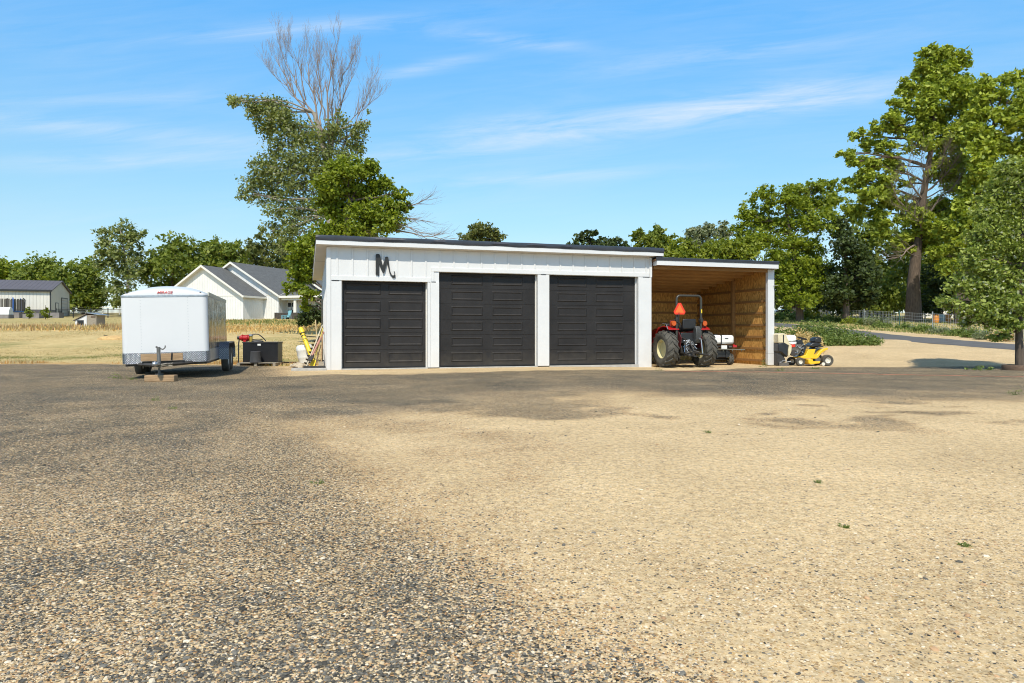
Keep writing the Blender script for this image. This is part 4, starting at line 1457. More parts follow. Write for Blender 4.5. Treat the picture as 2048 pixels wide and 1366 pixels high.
# ------------------------------------------------------------------ wheels
def wheel(parent, c, Rr, w, rim_mat, rim_r, lugs=0, lug_h=0.03, dish=0.5, side=1, name='wheel', spokes=False):
    """tyre turning about local x; side = +1 when the outer face looks to +x; the rim is a sub-part"""
    T = Matrix.Translation(c) @ Matrix.Rotation(R(90), 4, 'Y')
    m = MB()
    hw = w / 2
    b = Rr - (lug_h if lugs else 0)
    prof = [(rim_r, -hw * .72), (rim_r + (b - rim_r) * .35, -hw * .98), (b - (b - rim_r) * .28, -hw), (b - (b - rim_r) * .08, -hw * .86), (b, -hw * .5), (b * 1.005, 0), (b, hw * .5), (b - (b - rim_r) * .08, hw * .86), (b - (b - rim_r) * .28, hw), (rim_r + (b - rim_r) * .35, hw * .98), (rim_r, hw * .72)]
    m.lathe(prof, 40 if Rr > .3 else 26, T, cap=False)
    for k in range(lugs):
        for sgn in (-1, 1):
            an0 = 2 * math.pi * (k + (0.5 if sgn > 0 else 0)) / lugs
            pts = []
            for q in range(4):
                f = q / 3
                an = an0 + (f * 0.62) * 2 * math.pi / lugs * 1.35
                xx = sgn * hw * (0.02 + 0.98 * f)
                rr = b - 0.005 - (0.16 * (b - rim_r) if q == 3 else 0.02 * (q == 2))
                pts.append((an, xx, rr))
            tw = 0.20 * 2 * math.pi / lugs
            vs, fs = [], []
            for an, xx, rr in pts:
                for da, dr in ((-tw, 0), (-tw * .7, lug_h), (tw * .7, lug_h), (tw, 0)):
                    a_ = an + da
                    vs.append((xx, math.cos(a_) * (rr + dr), math.sin(a_) * (rr + dr)))
            for q in range(3):
                for e in range(3):
                    fs.append((q * 4 + e, q * 4 + e + 1, q * 4 + 5 + e, q * 4 + 4 + e))
            fs += [(0, 1, 2, 3), (15, 14, 13, 12)]
            m.add(vs, fs, Matrix.Translation(c))
    t = m.build(name, RUBBER, parent)
    m = MB()
    s = side
    d0 = hw * .70
    d1 = d0 - dish * w * .5
    pr = [(rim_r * 1.03, d0 * .2), (rim_r * 1.04, d0), (rim_r * .94, d0 * 1.02), (rim_r * .86, d1), (rim_r * .42, d1 * 1.0), (rim_r * .36, d1 + .035 * rim_r / .3), (rim_r * .15, d1 + .05 * rim_r / .3)]
    m.lathe(pr, 30, Matrix.Translation(c) @ Matrix.Rotation(R(90) * s, 4, 'Y'), cap=True)
    m.lathe([(rim_r * 1.02, 0), (rim_r * 1.02, d0 * .95), (rim_r * .3, d0 * .5)], 24, Matrix.Translation(c) @ Matrix.Rotation(-R(90) * s, 4, 'Y'))
    m.build('rim', rim_mat, t)
    return t


def text_mesh(txt, size, name, mat_, parent, M, depth=0.003, shear=0.25):
    cu = bpy.data.curves.new(name, 'FONT')
    cu.body = txt
    cu.size = size
    cu.extrude = depth
    cu.shear = shear
    cu.align_x = 'CENTER'
    cu.offset = 0.0005
    tmp = bpy.data.objects.new(name, cu)
    COL.objects.link(tmp)
    dg = bpy.context.evaluated_depsgraph_get()
    me = bpy.data.meshes.new_from_object(tmp.evaluated_get(dg))
    bpy.data.objects.remove(tmp)
    me.transform(M)
    me.materials.clear()
    me.materials.append(mat_)
    me.name = name
    o = bpy.data.objects.new(name, me)
    COL.objects.link(o)
    o.parent = parent
    return o


# ------------------------------------------------------------------ cargo trailer
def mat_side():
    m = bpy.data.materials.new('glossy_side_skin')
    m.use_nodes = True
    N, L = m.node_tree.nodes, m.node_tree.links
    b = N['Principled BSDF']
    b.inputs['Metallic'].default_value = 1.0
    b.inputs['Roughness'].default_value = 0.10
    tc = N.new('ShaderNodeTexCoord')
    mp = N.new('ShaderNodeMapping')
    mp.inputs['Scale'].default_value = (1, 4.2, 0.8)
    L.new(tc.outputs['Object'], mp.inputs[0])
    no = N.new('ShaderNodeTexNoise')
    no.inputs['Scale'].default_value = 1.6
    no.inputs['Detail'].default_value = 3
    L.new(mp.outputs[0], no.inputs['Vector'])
    n2 = N.new('ShaderNodeTexNoise')      # streaky reflections painted into the base colour of the sheet
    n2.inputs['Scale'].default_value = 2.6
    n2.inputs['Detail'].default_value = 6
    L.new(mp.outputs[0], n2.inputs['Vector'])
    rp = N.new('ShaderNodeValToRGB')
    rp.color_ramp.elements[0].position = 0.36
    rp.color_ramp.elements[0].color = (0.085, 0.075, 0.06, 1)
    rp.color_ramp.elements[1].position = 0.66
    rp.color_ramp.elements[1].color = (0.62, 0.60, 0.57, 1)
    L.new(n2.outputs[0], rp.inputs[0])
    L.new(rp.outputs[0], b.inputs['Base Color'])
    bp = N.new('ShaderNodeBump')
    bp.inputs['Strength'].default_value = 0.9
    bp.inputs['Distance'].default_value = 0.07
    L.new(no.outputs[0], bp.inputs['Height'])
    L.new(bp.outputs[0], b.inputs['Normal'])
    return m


def build_trailer():
    t = empty('cargo_trailer', (-8.50, 17.22, 0), R(16.5), 'white enclosed tandem axle cargo trailer parked on the dark gravel', 'trailer', ry=R(-1.6))
    hw, Lb, z0, z1 = 0.975, 4.3, 0.40, 2.06
    r = 0.13
    plan = []
    for k in range(7):
        an = math.pi + k / 6 * math.pi / 2
        plan.append((-hw + r + r * math.cos(an), r + r * math.sin(an)))
    for k in range(7):
        an = 1.5 * math.pi + k / 6 * math.pi / 2
        plan.append((hw - r + r * math.cos(an), r + r * math.sin(an)))
    full = plan + [(hw, Lb), (-hw, Lb)]
    m = MB()
    m.prism(full, z0, z1, 'xy')
    m.build('body', WHITE2, t)
    rv = None
    for x in (-.53, .53):
        for k in range(19):
            if rv is None:
                rv = MB().blob((0, 0, 0), (.009, .005, .009), nu=6, nv=4).build('rivet', STEEL, t)
                q = rv
            else:
                q = rv.copy()
                COL.objects.link(q)
                q.parent = t
            q.location = (x, -.001, .74 + k * .07)
    for x in (-.82, .82):
        MB().blob((x, .05, z1 + .06), (.022, .02, .016), 2).build('marker_lamp', DARKSTEEL, t)
    # domed roof with a rounded nose
    V, Q = [], []
    nu, nv = 24, 20
    for j in range(nv + 1):
        y = Lb * (j / nv) ** 2
        for i in range(nu + 1):
            u = -1 + 2 * i / nu
            ins = 0
            if y < r:
                ins = r - math.sqrt(max(0, r * r - (r - y) ** 2))
            nose = min(1, max(0, y / .55)) ** .5
            arch = (1 - abs(u) ** 2.3)
            z = z1 + (.085 + .165 * nose) * (arch ** .8 if arch > 0 else 0)
            x = u * (hw + .004 - ins * (1 if abs(u) > .98 else abs(u)))
            V.append((x, y - .004, z))
    for j in range(nv):
        for i in range(nu):
            a = j * (nu + 1) + i
            Q.append((a, a + 1, a + nu + 2, a + nu + 1))
    n0 = len(V)
    for i in range(nu + 1):
        V.append((V[i][0], V[i][1], z1 - .012))
    for i in range(nu):
        Q.append((n0 + i, n0 + i + 1, i + 1, i))
    m = MB()
    m.v, m.f = V, Q
    roof = m.build('roof', WHITE2, t)
    m = MB()
    rail = [(x * 1.004, y * 1.0 - .010) for x, y in plan] + [(hw + .012, Lb), (hw - .005, Lb)] + [(x * .99, y + .01) for x, y in plan[::-1]]
    m.prism(rail + [(-hw + .005, Lb), (-hw - .012, Lb)], z1 - .045, z1 - .002, 'xy')
    m.build('seam_rail', STEEL, t)
    m = MB()
    m.prism([(z1 - .03, .16), (z1 + .07, .18), (z1 + .05, Lb + .01), (z1 - .03, Lb + .01)], hw + .003, hw + .022, 'xz', M=Matrix(((0, 1, 0, 0), (0, 0, 1, 0), (1, 0, 0, 0), (0, 0, 0, 1))))
    m.build('roof_trim', mat('trim_tan', (0.42, 0.40, 0.33), 0.4, 0.4), t)
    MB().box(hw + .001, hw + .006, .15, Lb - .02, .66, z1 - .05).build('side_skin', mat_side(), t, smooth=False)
    MB().box(-hw - .006, -hw - .001, .15, Lb - .02, .66, z1 - .05).build('side_skin', WHITE2, t, smooth=False)
    # tread plate along the bottom of the nose
    pl = [(x * 1.006, y - .006) for x, y in plan]
    m = MB()
    m.prism(pl + [(hw - .02, .3), (-hw + .02, .3)], z0 - .01, z0 + .255, 'xy')
    m.build('tread_plate', DIAMOND, t)
    m = MB()
    m.box(hw + .004, hw + .012, .16, Lb - .02, z0 + .02, z0 + .30)
    m.build('skirt', mat('skirt_metal', (0.34, 0.37, 0.42), 0.35, 0.8, var=.2), t, smooth=False)
    MB().box(-hw + .06, hw - .06, .1, Lb - .05, z0 - .07, z0 - .001).build('chassis', DARKSTEEL, t, smooth=False)
    text_mesh('MIRAGE', .098, 'lettering', mat('red_lettering', (0.62, 0.10, 0.09), 0.5), t, Tm((0.02, -.018, z1 + .035), rx=R(80)), .004, .3)
    for s in (-1, 1):
        # fender over both wheels
        m = MB()
        y0, y1 = 2.05, 3.98
        prof = [(y0, .36), (y0, .66), (y0 + .22, .84), (y1 - .22, .84), (y1, .66), (y1, .36), (y1 - .03, .36), (y1 - .03, .645), (y1 - .235, .81), (y0 + .235, .81), (y0 + .03, .645), (y0 + .03, .36)]
        a, b = (hw + .014, hw + .27) if s > 0 else (-hw - .27, -hw - .014)
        m.prism(prof, a, b, 'yz')
        m.build('fender', DIAMOND, t, smooth=False)
        for yc in (2.62, 3.42):
            wheel(t, (s * (hw + .13), yc, .345), .345, .19, RIMW, .19, side=s, dish=.3)
    # drawbar, jack, coupler
    m = MB()
    for s in (-1, 1):
        m.tube([(s * .62, .05, z0 - .02), (s * .05, -1.05, z0 - .02)], .045, 4)
    m.box(-.47, .47, -.30, -.22, z0 - .05, z0 + .05)
    m.build('drawbar', DARKSTEEL, t, smooth=False)
    m = MB()
    m.box(-.06, .06, -1.30, -1.0, z0 - .01, z0 + .06)
    m.blob((0, -1.30, z0 + .02), (.06, .09, .06), 3)
    m.build('coupler', STEEL, t)
    m = MB()
    m.tube([(-.0, -.86, .16), (0, -.86, .50)], .028, 10)
    m.tube([(0, -.86, .42), (0, -.86, .80)], .042, 10)
    m.cyl((0, -.86, .155), (0, -.86, .175), .09)
    j = m.build('jack', mat('jack_grey', (.17, .165, .15), .6, .5, var=.35), t)
    m = MB()
    m.tube([(0, -.86, .77), (.10, -.88, .74), (.145, -.89, .78), (.15, -.89, .83)], .013, 8)
    m.blob((-.04, -.86, .80), (.025, .025, .02), 2)
    m.build('crank_handle', DARKSTEEL, j)
    m = MB()
    for k in range(9):
        a, b = rnd.uniform(-.30, .2), rnd.uniform(.05, .18)
        pts = [(a + b * math.sin(q * .9) + .02 * q, -1.02 + .07 * math.cos(q * 1.3 + k), .44 - .05 * abs(math.sin(q * .7 + k)) - .008 * q) for q in range(8)]
        m.tube(pts, .011, 5)
    m.build('safety_chain', mat('chain_grey', (.33, .30, .24), .6, .4, var=.4), t)
    m = MB()
    m.tube([(.22, -.55, .47), (.24, -.58, .64)], .02, 8)
    m.build('pin', BLACK, t)
    # plank lying against the nose, on the drawbar
    p = empty('plank', (0, 0, 0), 0, 'brown wooden plank lying on the trailer drawbar, in front of the tread plate', 'plank')
    p.matrix_world = Matrix.Translation(t.location) @ t.rotation_euler.to_matrix().to_4x4() @ Matrix.Translation((-.02, -.36, z0 + .058))
    MB().box(-.46, .46, -.03, .03, 0, .175).build('board', WOOD, p, smooth=False, bevel=.006)
    b = empty('wood_block', (-8.17, 16.30, 0), R(7), 'short thick timber block under the trailer jack', 'block')
    MB().box(-.33, .33, -.12, .12, 0, .148).build('timber', WOOD, b, smooth=False, bevel=.012)


build_trailer()


# ------------------------------------------------------------------ fuel tank and the clutter by the left wall
def build_clutter():
    g0 = gp(522, 24.1)
    p = empty('pallet', g0, R(3), 'weathered wooden pallet under the black fuel tank', 'pallet')
    m = MB()
    for k in range(6):
        m.box(-.62, .66, -.55 + k * .19, -.41 + k * .19, .085, .105)
    m.build('deck_board', WOODG, p, smooth=False)
    for x in (-.58, -.02, .60):
        MB().box(x - .045, x + .045, -.56, .55, -.02, .0845).build('stringer', WOODG, p, smooth=False)
    t = empty('fuel_tank', g0 + Vector((0, .12, .105)), R(3), 'black rectangular fuel tank with a red pump on its left corner', 'tank')
    m = MB()
    m.box(-.58, .60, -.26, .34, 0, .66)
    m.box(-.60, .62, -.28, .36, .66, .70)
    m.build('tank_body', TANKB, t, smooth=False, bevel=.015)
    MB().box(-.08, .03, -.269, -.262, .57, .63).build('sticker', PLASTW, t, smooth=False)
    m = MB()
    m.blob((-.18, .02, .71), (.22, .2, .05), 2)
    m.build('lid', GREYT, t)
    m = MB()
    m.cyl((-.72, -.1, .83), (-.40, -.1, .83), .085, .085, 16)
    m.cyl((-.66, -.1, .83), (-.62, -.1, .83), .115, .115, 16)
    m.cyl((-.48, -.1, .83), (-.44, -.1, .83), .12, .12, 16)
    m.box(-.60, -.50, -.16, -.02, .69, .93)
    m.build('pump', RED, t, bevel=.006)
    m = MB()
    m.cyl((-.80, -.1, .84), (-.72, -.1, .84), .07, .06, 14)
    m.build('motor_cap', BLACK, t)
    m = MB()
    m.cyl((-.36, -.08, .70), (-.36, -.08, .90), .055, .055, 14)
    f = m.build('filter_bowl', mat('amber_bowl', (.42, .30, .06), .25, var=.2), t)
    m = MB()
    m.cyl((-.36, -.08, .90), (-.36, -.08, .955), .075, .07, 14)
    m.build('cap', STEEL, f)
    m = MB()
    m.tube(bend((-.36, -.08, .93), (.12, .0, .73), 6, .02, -.22), .018, 8)
    m.tube(bend((-.44, -.02, .74), (-.02, .1, .78), 5, .04, -.06), .014, 8)
    m.tube([(-.74, -.12, .80), (-.76, -.14, .60), (-.755, -.15, .30), (-.76, -.14, -.04)], .022, 8)
    m.build('hose', BLACK, t)
    b = empty('plastic_tub', g0 + Vector((-.03, -.42, .105)), 0, 'charcoal plastic tub upside down on the front edge of the pallet', 'tub')
    m = MB()
    m.lathe([(.19, 0), (.195, .03), (.185, .035), (.165, .36), (.168, .375), (.15, .385)], 26)
    m.build('shell', GREYT, b)
    w = empty('wood_plank', gp(592, 25.2) + Vector((0, 0, .03)), R(-2), 'reddish brown board lying on the ground between the tank and the drum', 'plank')
    MB().box(-.66, .62, -.05, .05, 0, .05).build('board', RUSTY, w, smooth=False, bevel=.004)
    d = empty('plastic_drum', gp(613, 24.3) + Vector((0, 0, .05)), R(10), 'tilted white plastic drum behind the yellow drive shaft', 'drum', ry=R(-8))
    m = MB()
    m.lathe([(.20, 0), (.24, .03), (.255, .20), (.265, .22), (.265, .25), (.27, .45), (.28, .47), (.28, .50), (.27, .60), (.22, .665), (.05, .67)], 28)
    m.build('shell', PLASTW, d)
    y = empty('drive_shaft', gp(621, 23.5), 0, 'yellow plastic covered drive shaft leaning in front of the white drum', 'drive shaft')
    a, c = at(622, 711, 23.5) - y.location, at(601, 656, 23.9) - y.location
    m = MB()
    m.tube([a, a.lerp(c, .52)], .075, 14)
    m.tube([a.lerp(c, .52), a.lerp(c, .56)], .09, 14)
    m.tube([a.lerp(c, .56), a.lerp(c, .8)], .062, 14)
    m.tube([a.lerp(c, .78), a.lerp(c, .88), a.lerp(c, 1.0)], [.075, .095, .07], 14)
    m.tube([a - (c - a) * .25, a], .05, 10)
    s = m.build('guard_tube', YELLOW2, y)
    m = MB()
    for f in (.57, .7, .79):
        m.tube([a.lerp(c, f), a.lerp(c, f + .015)], .079 if f < .75 else .099, 14)
    m.build('ring', BLACK, y)
    g = empty('earth_auger', gp(613, 23.0), 0, 'black spiral earth auger leaning against the left garage wall', 'auger')
    a, c = at(613, 731, 22.9) - g.location, at(638, 672, 23.1) - g.location
    ax = (c - a).normalized()
    o1 = ax.orthogonal().normalized()
    o2 = ax.cross(o1)
    m = MB()
    m.tube([a, c], .032, 10)
    V, Q = [], []
    nn = 70
    for k in range(nn + 1):
        f = k / nn * .86
        an = k / nn * 2 * math.pi * 7
        p = a.lerp(c, f)
        dr = o1 * math.cos(an) + o2 * math.sin(an)
        V += [p + dr * .03, p + dr * .115, p + dr * .115 + ax * .012, p + dr * .03 + ax * .012]
        if k:
            for e in range(4):
                e2 = (e + 1) % 4
                Q.append(((k - 1) * 4 + e, (k - 1) * 4 + e2, k * 4 + e2, k * 4 + e))
    m.add(V, Q)
    m.build('spiral', DARKSTEEL, g)
    m = MB()
    m.tube([at(612, 672, 23.6) - g.location, at(633, 674, 23.2) - g.location], .016, 6)
    m.build('crossbar', BLACK, g)
    # long-handled tools
    hp = mat('red_wood_handle', (.42, .20, .155), .6, var=.2)
    ht = mat('tan_wood_handle', (.50, .38, .20), .7, var=.3)
    hy = mat('yellow_handle', (.55, .43, .07), .6, var=.3)
    for name, lab, p0, p1, d0, d1, r, mt, head in (
            ('post_driver', 'thick pinkish red tool handle leaning steeply across the auger', (622, 716), (647, 664), 22.3, 23.0, .034, hp, 'blade'),
            ('rake', 'tall thin tan pole standing nearly upright, its pinkish tip the highest of the tools', (637, 726), (631, 640), 22.6, 23.4, .018, ht, 'rake'),
            ('pole', 'pale bare pole leaning from the ground at far left to the wall', (612, 735), (645, 650), 22.1, 23.1, .020, mat('pale_pole', (.52, .46, .34), .7, var=.2), None),
            ('shovel', 'yellow handled shovel with a yellow blade on the ground', (627, 726), (646, 656), 22.4, 23.0, .020, hy, 'yellow'),
            ('digging_bar', 'short dark rusty bar leaning at the foot of the tools', (629, 736), (642, 690), 22.2, 22.7, .016, RUSTY, None),
            ('broom', 'brown handled tool with a stubby head close to the white wall', (642, 733), (645, 668), 22.4, 22.8, .022, WOOD, 'stub')):
        a, c = at(*p0, d0), at(*p1, d1)
        t = empty(name, a, 0, lab, 'tool')
        c = c - a
        if head is None:
            MB().tube([(0, 0, 0), c], r, 8).build('shaft', mt, t)
            continue
        MB().tube([c * .08, c], r, 8).build('handle', mt, t)
        m = MB()
        dn = -c.normalized()
        q = dn.to_track_quat('Z', 'Y').to_matrix().to_4x4()
        if head == 'yellow':
            m.prism([(-.09, -.10), (.09, -.10), (.10, .08), (.0, .18), (-.10, .08)], -.012, .012, 'xz', M=q)
            m.build('blade', YELLOW2, t, smooth=False)
        elif head == 'blade':
            m.prism([(-.05, -.14), (.05, -.14), (.085, .0), (.07, .12), (-.07, .12), (-.085, 0)], -.02, .02, 'xz', M=q)
            m.build('blade', DARKSTEEL, t, smooth=False)
        elif head == 'rake':
            m.box(-.18, .18, -.012, .012, -.1, -.07, M=q)
            for k in range(8):
                m.box(-.17 + k * .047, -.16 + k * .047, -.01, .01, -.08, .03, M=q)
            m.build('tine_head', DARKSTEEL, t, smooth=False)
        else:
            m.prism([(-.05, -.16), (.05, -.16), (.11, .06), (-.11, .06)], -.03, .03, 'xz', M=q)
            m.build('head', WOODG, t, smooth=False)
    s = empty('concrete_strip', gw(-.55, -.05), GA, 'low pale concrete strip beside the left corner of the garage', 'slab')
    MB().box(-.50, .52, -.18, .52, -.05, .06).build('cast_slab', CONC, s, smooth=False, bevel=.015)
    c = empty('steel_channel', gw(-.36, .18, .06), GA + R(-3), 'dark grey steel channel lying along the concrete strip', 'channel')
    MB().prism([(-.05, 0), (.05, 0), (.05, .06), (.042, .06), (.042, .01), (-.042, .01), (-.042, .06), (-.05, .06)], -.34, .31, 'yz').build('section', DARKSTEEL, c, smooth=False)
    labs = ['pale rock nearest the drum in the little rock pile', 'largest pale rock of the pile left of the concrete strip', 'flat pale rock at the far left end of the rock pile', 'pale rock at the front of the pile, touching the concrete strip', 'small pale rock at the back of the rock pile']
    for i, (px, py, d, r) in enumerate(((604, 731, 22.9, .12), (595, 732, 22.6, .15), (587, 731, 22.9, .10), (601, 738, 22.0, .13), (611, 729, 23.3, .09))):
        o = empty('rock', gp(px, d), rnd.uniform(0, 3), labs[i], 'rock', 'pale rocks piled by the garage corner')
        MB().blob((0, 0, r * .4), (r * 1.25, r, r * .62), i + 3, .6).build('stone', ROCK, o, smooth=True)


build_clutter()


# ------------------------------------------------------------------ tractor
def build_tractor():
    p = gw(12.10, -.15)
    t = empty('tractor', (p.x, p.y, gz(p.x, p.y) - .01), GA - R(1), 'red compact tractor parked tail outward in the open lean-to', 'tractor')
    for s in (-1, 1):
        wheel(t, (s * .745, 0, .655), .655, .43, RIMC, .335, lugs=17, lug_h=.045, side=s, dish=.75)
        wheel(t, (s * .62, 1.95, .42), .42, .28, RIMC, .21, lugs=14, lug_h=.03, side=s, dish=.5)
        # fender
        m = MB()
        a, b = (.40, .80) if s > 0 else (-.80, -.40)
        arc = [(math.cos(R(q)) * .74, .655 + math.sin(R(q)) * .74) for q in range(57, 157, 9)]
        inn = [(y * .955, .655 + (z - .655) * .955) for y, z in arc[::-1]]
        m.prism([(y * (-1) + .03, z + .06) for y, z in arc + inn], a, b, 'yz')
        m.prism([(-.50, .95), (-.30, 1.28), (.25, 1.38), (.55, 1.2), (.62, .75)], a if s < 0 else a - .02, (a + .02) if s > 0 else b + .02, 'yz') if False else None
        m.build('fender', RED, t, bevel=.012)
        m = MB()
        m.prism([(-.42, .70), (-.50, 1.05), (-.22, 1.36), (.28, 1.38), (.60, 1.15), (.62, .70)], s * .40 - .012, s * .40 + .012, 'yz')
        m.build('fender_side', mat('fender_inner', (.10, .012, .012), .6), t, smooth=False)
        m = MB()
        m.cyl((s * .60, -.36, 1.545), (s * .60, -.26, 1.545), .085, .085, 18)
        lm = m.build('tail_lamp', AMBER, t)
        m = MB()
        m.box(s * .60 - .10, s * .60 + .10, -.26, -.22, 1.43, 1.64)
        m.tube([(s * .60, -.24, 1.30), (s * .60, -.24, 1.45)], .03, 6)
        m.build('lamp_housing', mat('lamp_red_dark', (.20, .02, .012), .4), lm, smooth=False, bevel=.01)
    m = MB()
    m.box(-.22, .22, -.35, 1.0, .42, .86)
    m.box(-.28, .28, -.28, .25, .50, .78)
    m.tube([(-.62, 0, .655), (.62, 0, .655)], .12, 12)
    m.box(-.18, .18, .9, 2.2, .45, .75)
    m.box(-.56, .56, 1.88, 2.02, .36, .48)
    m.build('chassis', DARKSTEEL, t, bevel=.02)
    m = MB()
    m.box(-.42, .42, -.02, .95, .86, .92)
    m.box(-.34, .34, -.36, .10, .86, 1.22)
    m.build('platform', BLACK, t, bevel=.02)
    m = MB()
    m.prism([(.95, .80), (.95, 1.42), (1.3, 1.44), (2.2, 1.28), (2.45, 1.15), (2.5, .7)], -.30, .30, 'yz')
    m.build('hood', RED, t, bevel=.05)
    m = MB()
    m.box(-.26, .26, .80, .95, .9, 1.55)
    dash = m.build('dashboard', BLACK, t, bevel=.03)
    M_ = Tm((0, .62, 1.52), rx=R(55))
    m = MB()
    m.tube([(M_ @ Vector((.19 * math.cos(a), .19 * math.sin(a), 0))) for a in np.linspace(0, 2 * math.pi, 25)], .016, 8)
    m.tube([(0, .86, 1.36), (0, .62, 1.52)], .02, 8)
    m.tube([(M_ @ Vector((-.19, 0, 0))), (M_ @ Vector((.19, 0, 0)))], .012, 6)
    m.build('steering_wheel', BLACK, t)
    m = MB()
    m.prism([(-.24, 1.30), (.28, 1.24), (.30, 1.33), (-.16, 1.40), (-.30, 1.70), (-.36, 1.69), (-.34, 1.36)], -.25, .25, 'yz')
    m.build('seat', PLASTB, t, bevel=.05)
    # roll bar with folding joints
    m = MB()
    w, zt = .47, 2.50
    arc = []
    for q in range(7):
        an = math.pi - q / 6 * math.pi / 2
        arc.append((-w + .13 + .13 * math.cos(an), -.30, zt - .13 + .13 * math.sin(an)))
    arc2 = [(-x, y, z) for x, y, z in arc[::-1]]
    m.tube([(-w, -.30, .85), (-w, -.30, 1.5)] + arc + arc2 + [(w, -.30, 1.5), (w, -.30, .85)], .043, 10)
    rb = m.build('roll_bar', mat('olive_black', (.05, .047, .036), .4, .1, var=.2), t)
    for s in (-1, 1):
        m = MB()
        m.box(s * w - .05, s * w + .05, -.37, -.23, 1.58, 1.72)
        m.cyl((s * w - .09, -.30, 1.66), (s * w + .09, -.30, 1.66), .018, .018, 8)
        m.build('hinge', DARKSTEEL, rb, bevel=.006)
    MB().box(w - .02, w + .02, -.348, -.344, 1.90, 2.03).build('warning_sticker', YELLOW2, rb, smooth=False)
    # slow-vehicle triangle
    T0 = Tm((-.415, -.40, 2.01))
    def tri(rad, cut):
        out = []
        for k in range(3):
            an = math.pi / 2 + k * 2 * math.pi / 3
            for e in (-1, 1):
                out.append((rad * math.cos(an) - cut * e * math.sin(an), rad * math.sin(an) + cut * e * math.cos(an)))
        return out
    m = MB()
    m.prism(tri(.235, .052), -.004, .004, 'xz', M=T0)
    sg = m.build('slow_vehicle_sign', REDREF, t, smooth=False)
    m = MB()
    m.prism([(.195 * math.cos(math.pi / 2 + k * 2 * math.pi / 3), .195 * math.sin(math.pi / 2 + k * 2 * math.pi / 3) - .002) for k in range(3)], -.008, -.0045, 'xz', M=T0)
    m.build('centre_triangle', ORANGE, sg, smooth=False)
    m = MB()
    m.tube([(-.44, -.39, 1.55), (-.44, -.39, 1.95)], .022, 6)
    m.build('sign_bracket', BLACK, sg)
    # hydraulics and three-point hitch
    m = MB()
    m.prism([(-.42, .85), (-.52, 1.0), (-.50, 1.36), (-.40, 1.46), (-.30, 1.40), (-.28, .9)], .17, .36, 'yz')
    m.build('valve_block', mat('casting_grey', (.085, .085, .08), .5, .3, var=.35, scale=14), t, bevel=.02)
    for s in (-1, 1):
        m = MB()
        m.tube([(s * .20, -.25, .52), (s * .36, -.95, .46)], [.04, .032], 8)
        m.blob((s * .37, -.98, .46), (.05, .06, .055), 4)
        m.build('lower_link', DARKSTEEL, t)
        m = MB()
        m.tube([(s * .28, -.32, 1.05), (s * .30, -.62, .98)], .035, 8)
        m.tube([(s * .30, -.60, .98), (s * .32, -.66, .50)], .022, 8)
        m.build('lift_rod', STEEL if s > 0 else DARKSTEEL, t)
    m = MB()
    m.tube([(0, -.38, .88), (.05, -.55, .60), (.22, -.60, .55)], .03, 8)
    m.build('top_link', DARKSTEEL, t)
    m = MB()
    m.box(-.06, .06, -.75, -.30, .40, .44)
    m.cyl((0, -.45, .62), (0, -.36, .62), .05, .05, 12)
    m.build('drawbar', DARKSTEEL, t)
    m = MB()
    for k in range(9):
        a = (rnd.uniform(-.25, .25), -.36, rnd.uniform(.9, 1.2))
        c = (rnd.uniform(-.28, .28), -.40, rnd.uniform(.55, .85))
        m.tube(bend(a, c, 4, .25), .012, 6)
    m.build('hydraulic_hose', BLACK, t)
    m = MB()
    for k in range(14):
        m.cyl((rnd.uniform(-.26, .26), -.40, rnd.uniform(.5, 1.0)), (rnd.uniform(-.26, .26), -.34, rnd.uniform(.5, 1.0)), .02, .025, 8)
    m.build('fitting', STEEL, t)
    m = MB()
    m.tube([(-.80, .9, .75), (-.80, 1.6, 1.2), (-.80, 2.4, .9)], .06, 6)
    m.tube([(.80, .9, .75), (.80, 1.6, 1.2), (.80, 2.4, .9)], .06, 6)
    m.prism([(2.5, .35), (2.5, 1.0), (2.6, 1.0), (2.75, .4), (3.2, .3)], -.85, .85, 'yz')
    m.build('loader', mat('loader_red', (.16, .012, .012), .5), t)
    m = MB()
    m.tube([(-.42, .10, 1.30), (-.36, .05, 1.42), (-.45, -.02, 1.46)], .012, 6)
    m.blob((-.45, -.02, 1.47), (.02, .02, .03))
    m.build('lever', BLACK, t)
    m = MB()
    m.tube([(-.80, -.30, 1.34), (-.80, -.15, 1.52), (-.80, .10, 1.54), (-.80, .25, 1.42)], .013, 6)
    m.build('grab_rail', STEEL, t)


build_tractor()


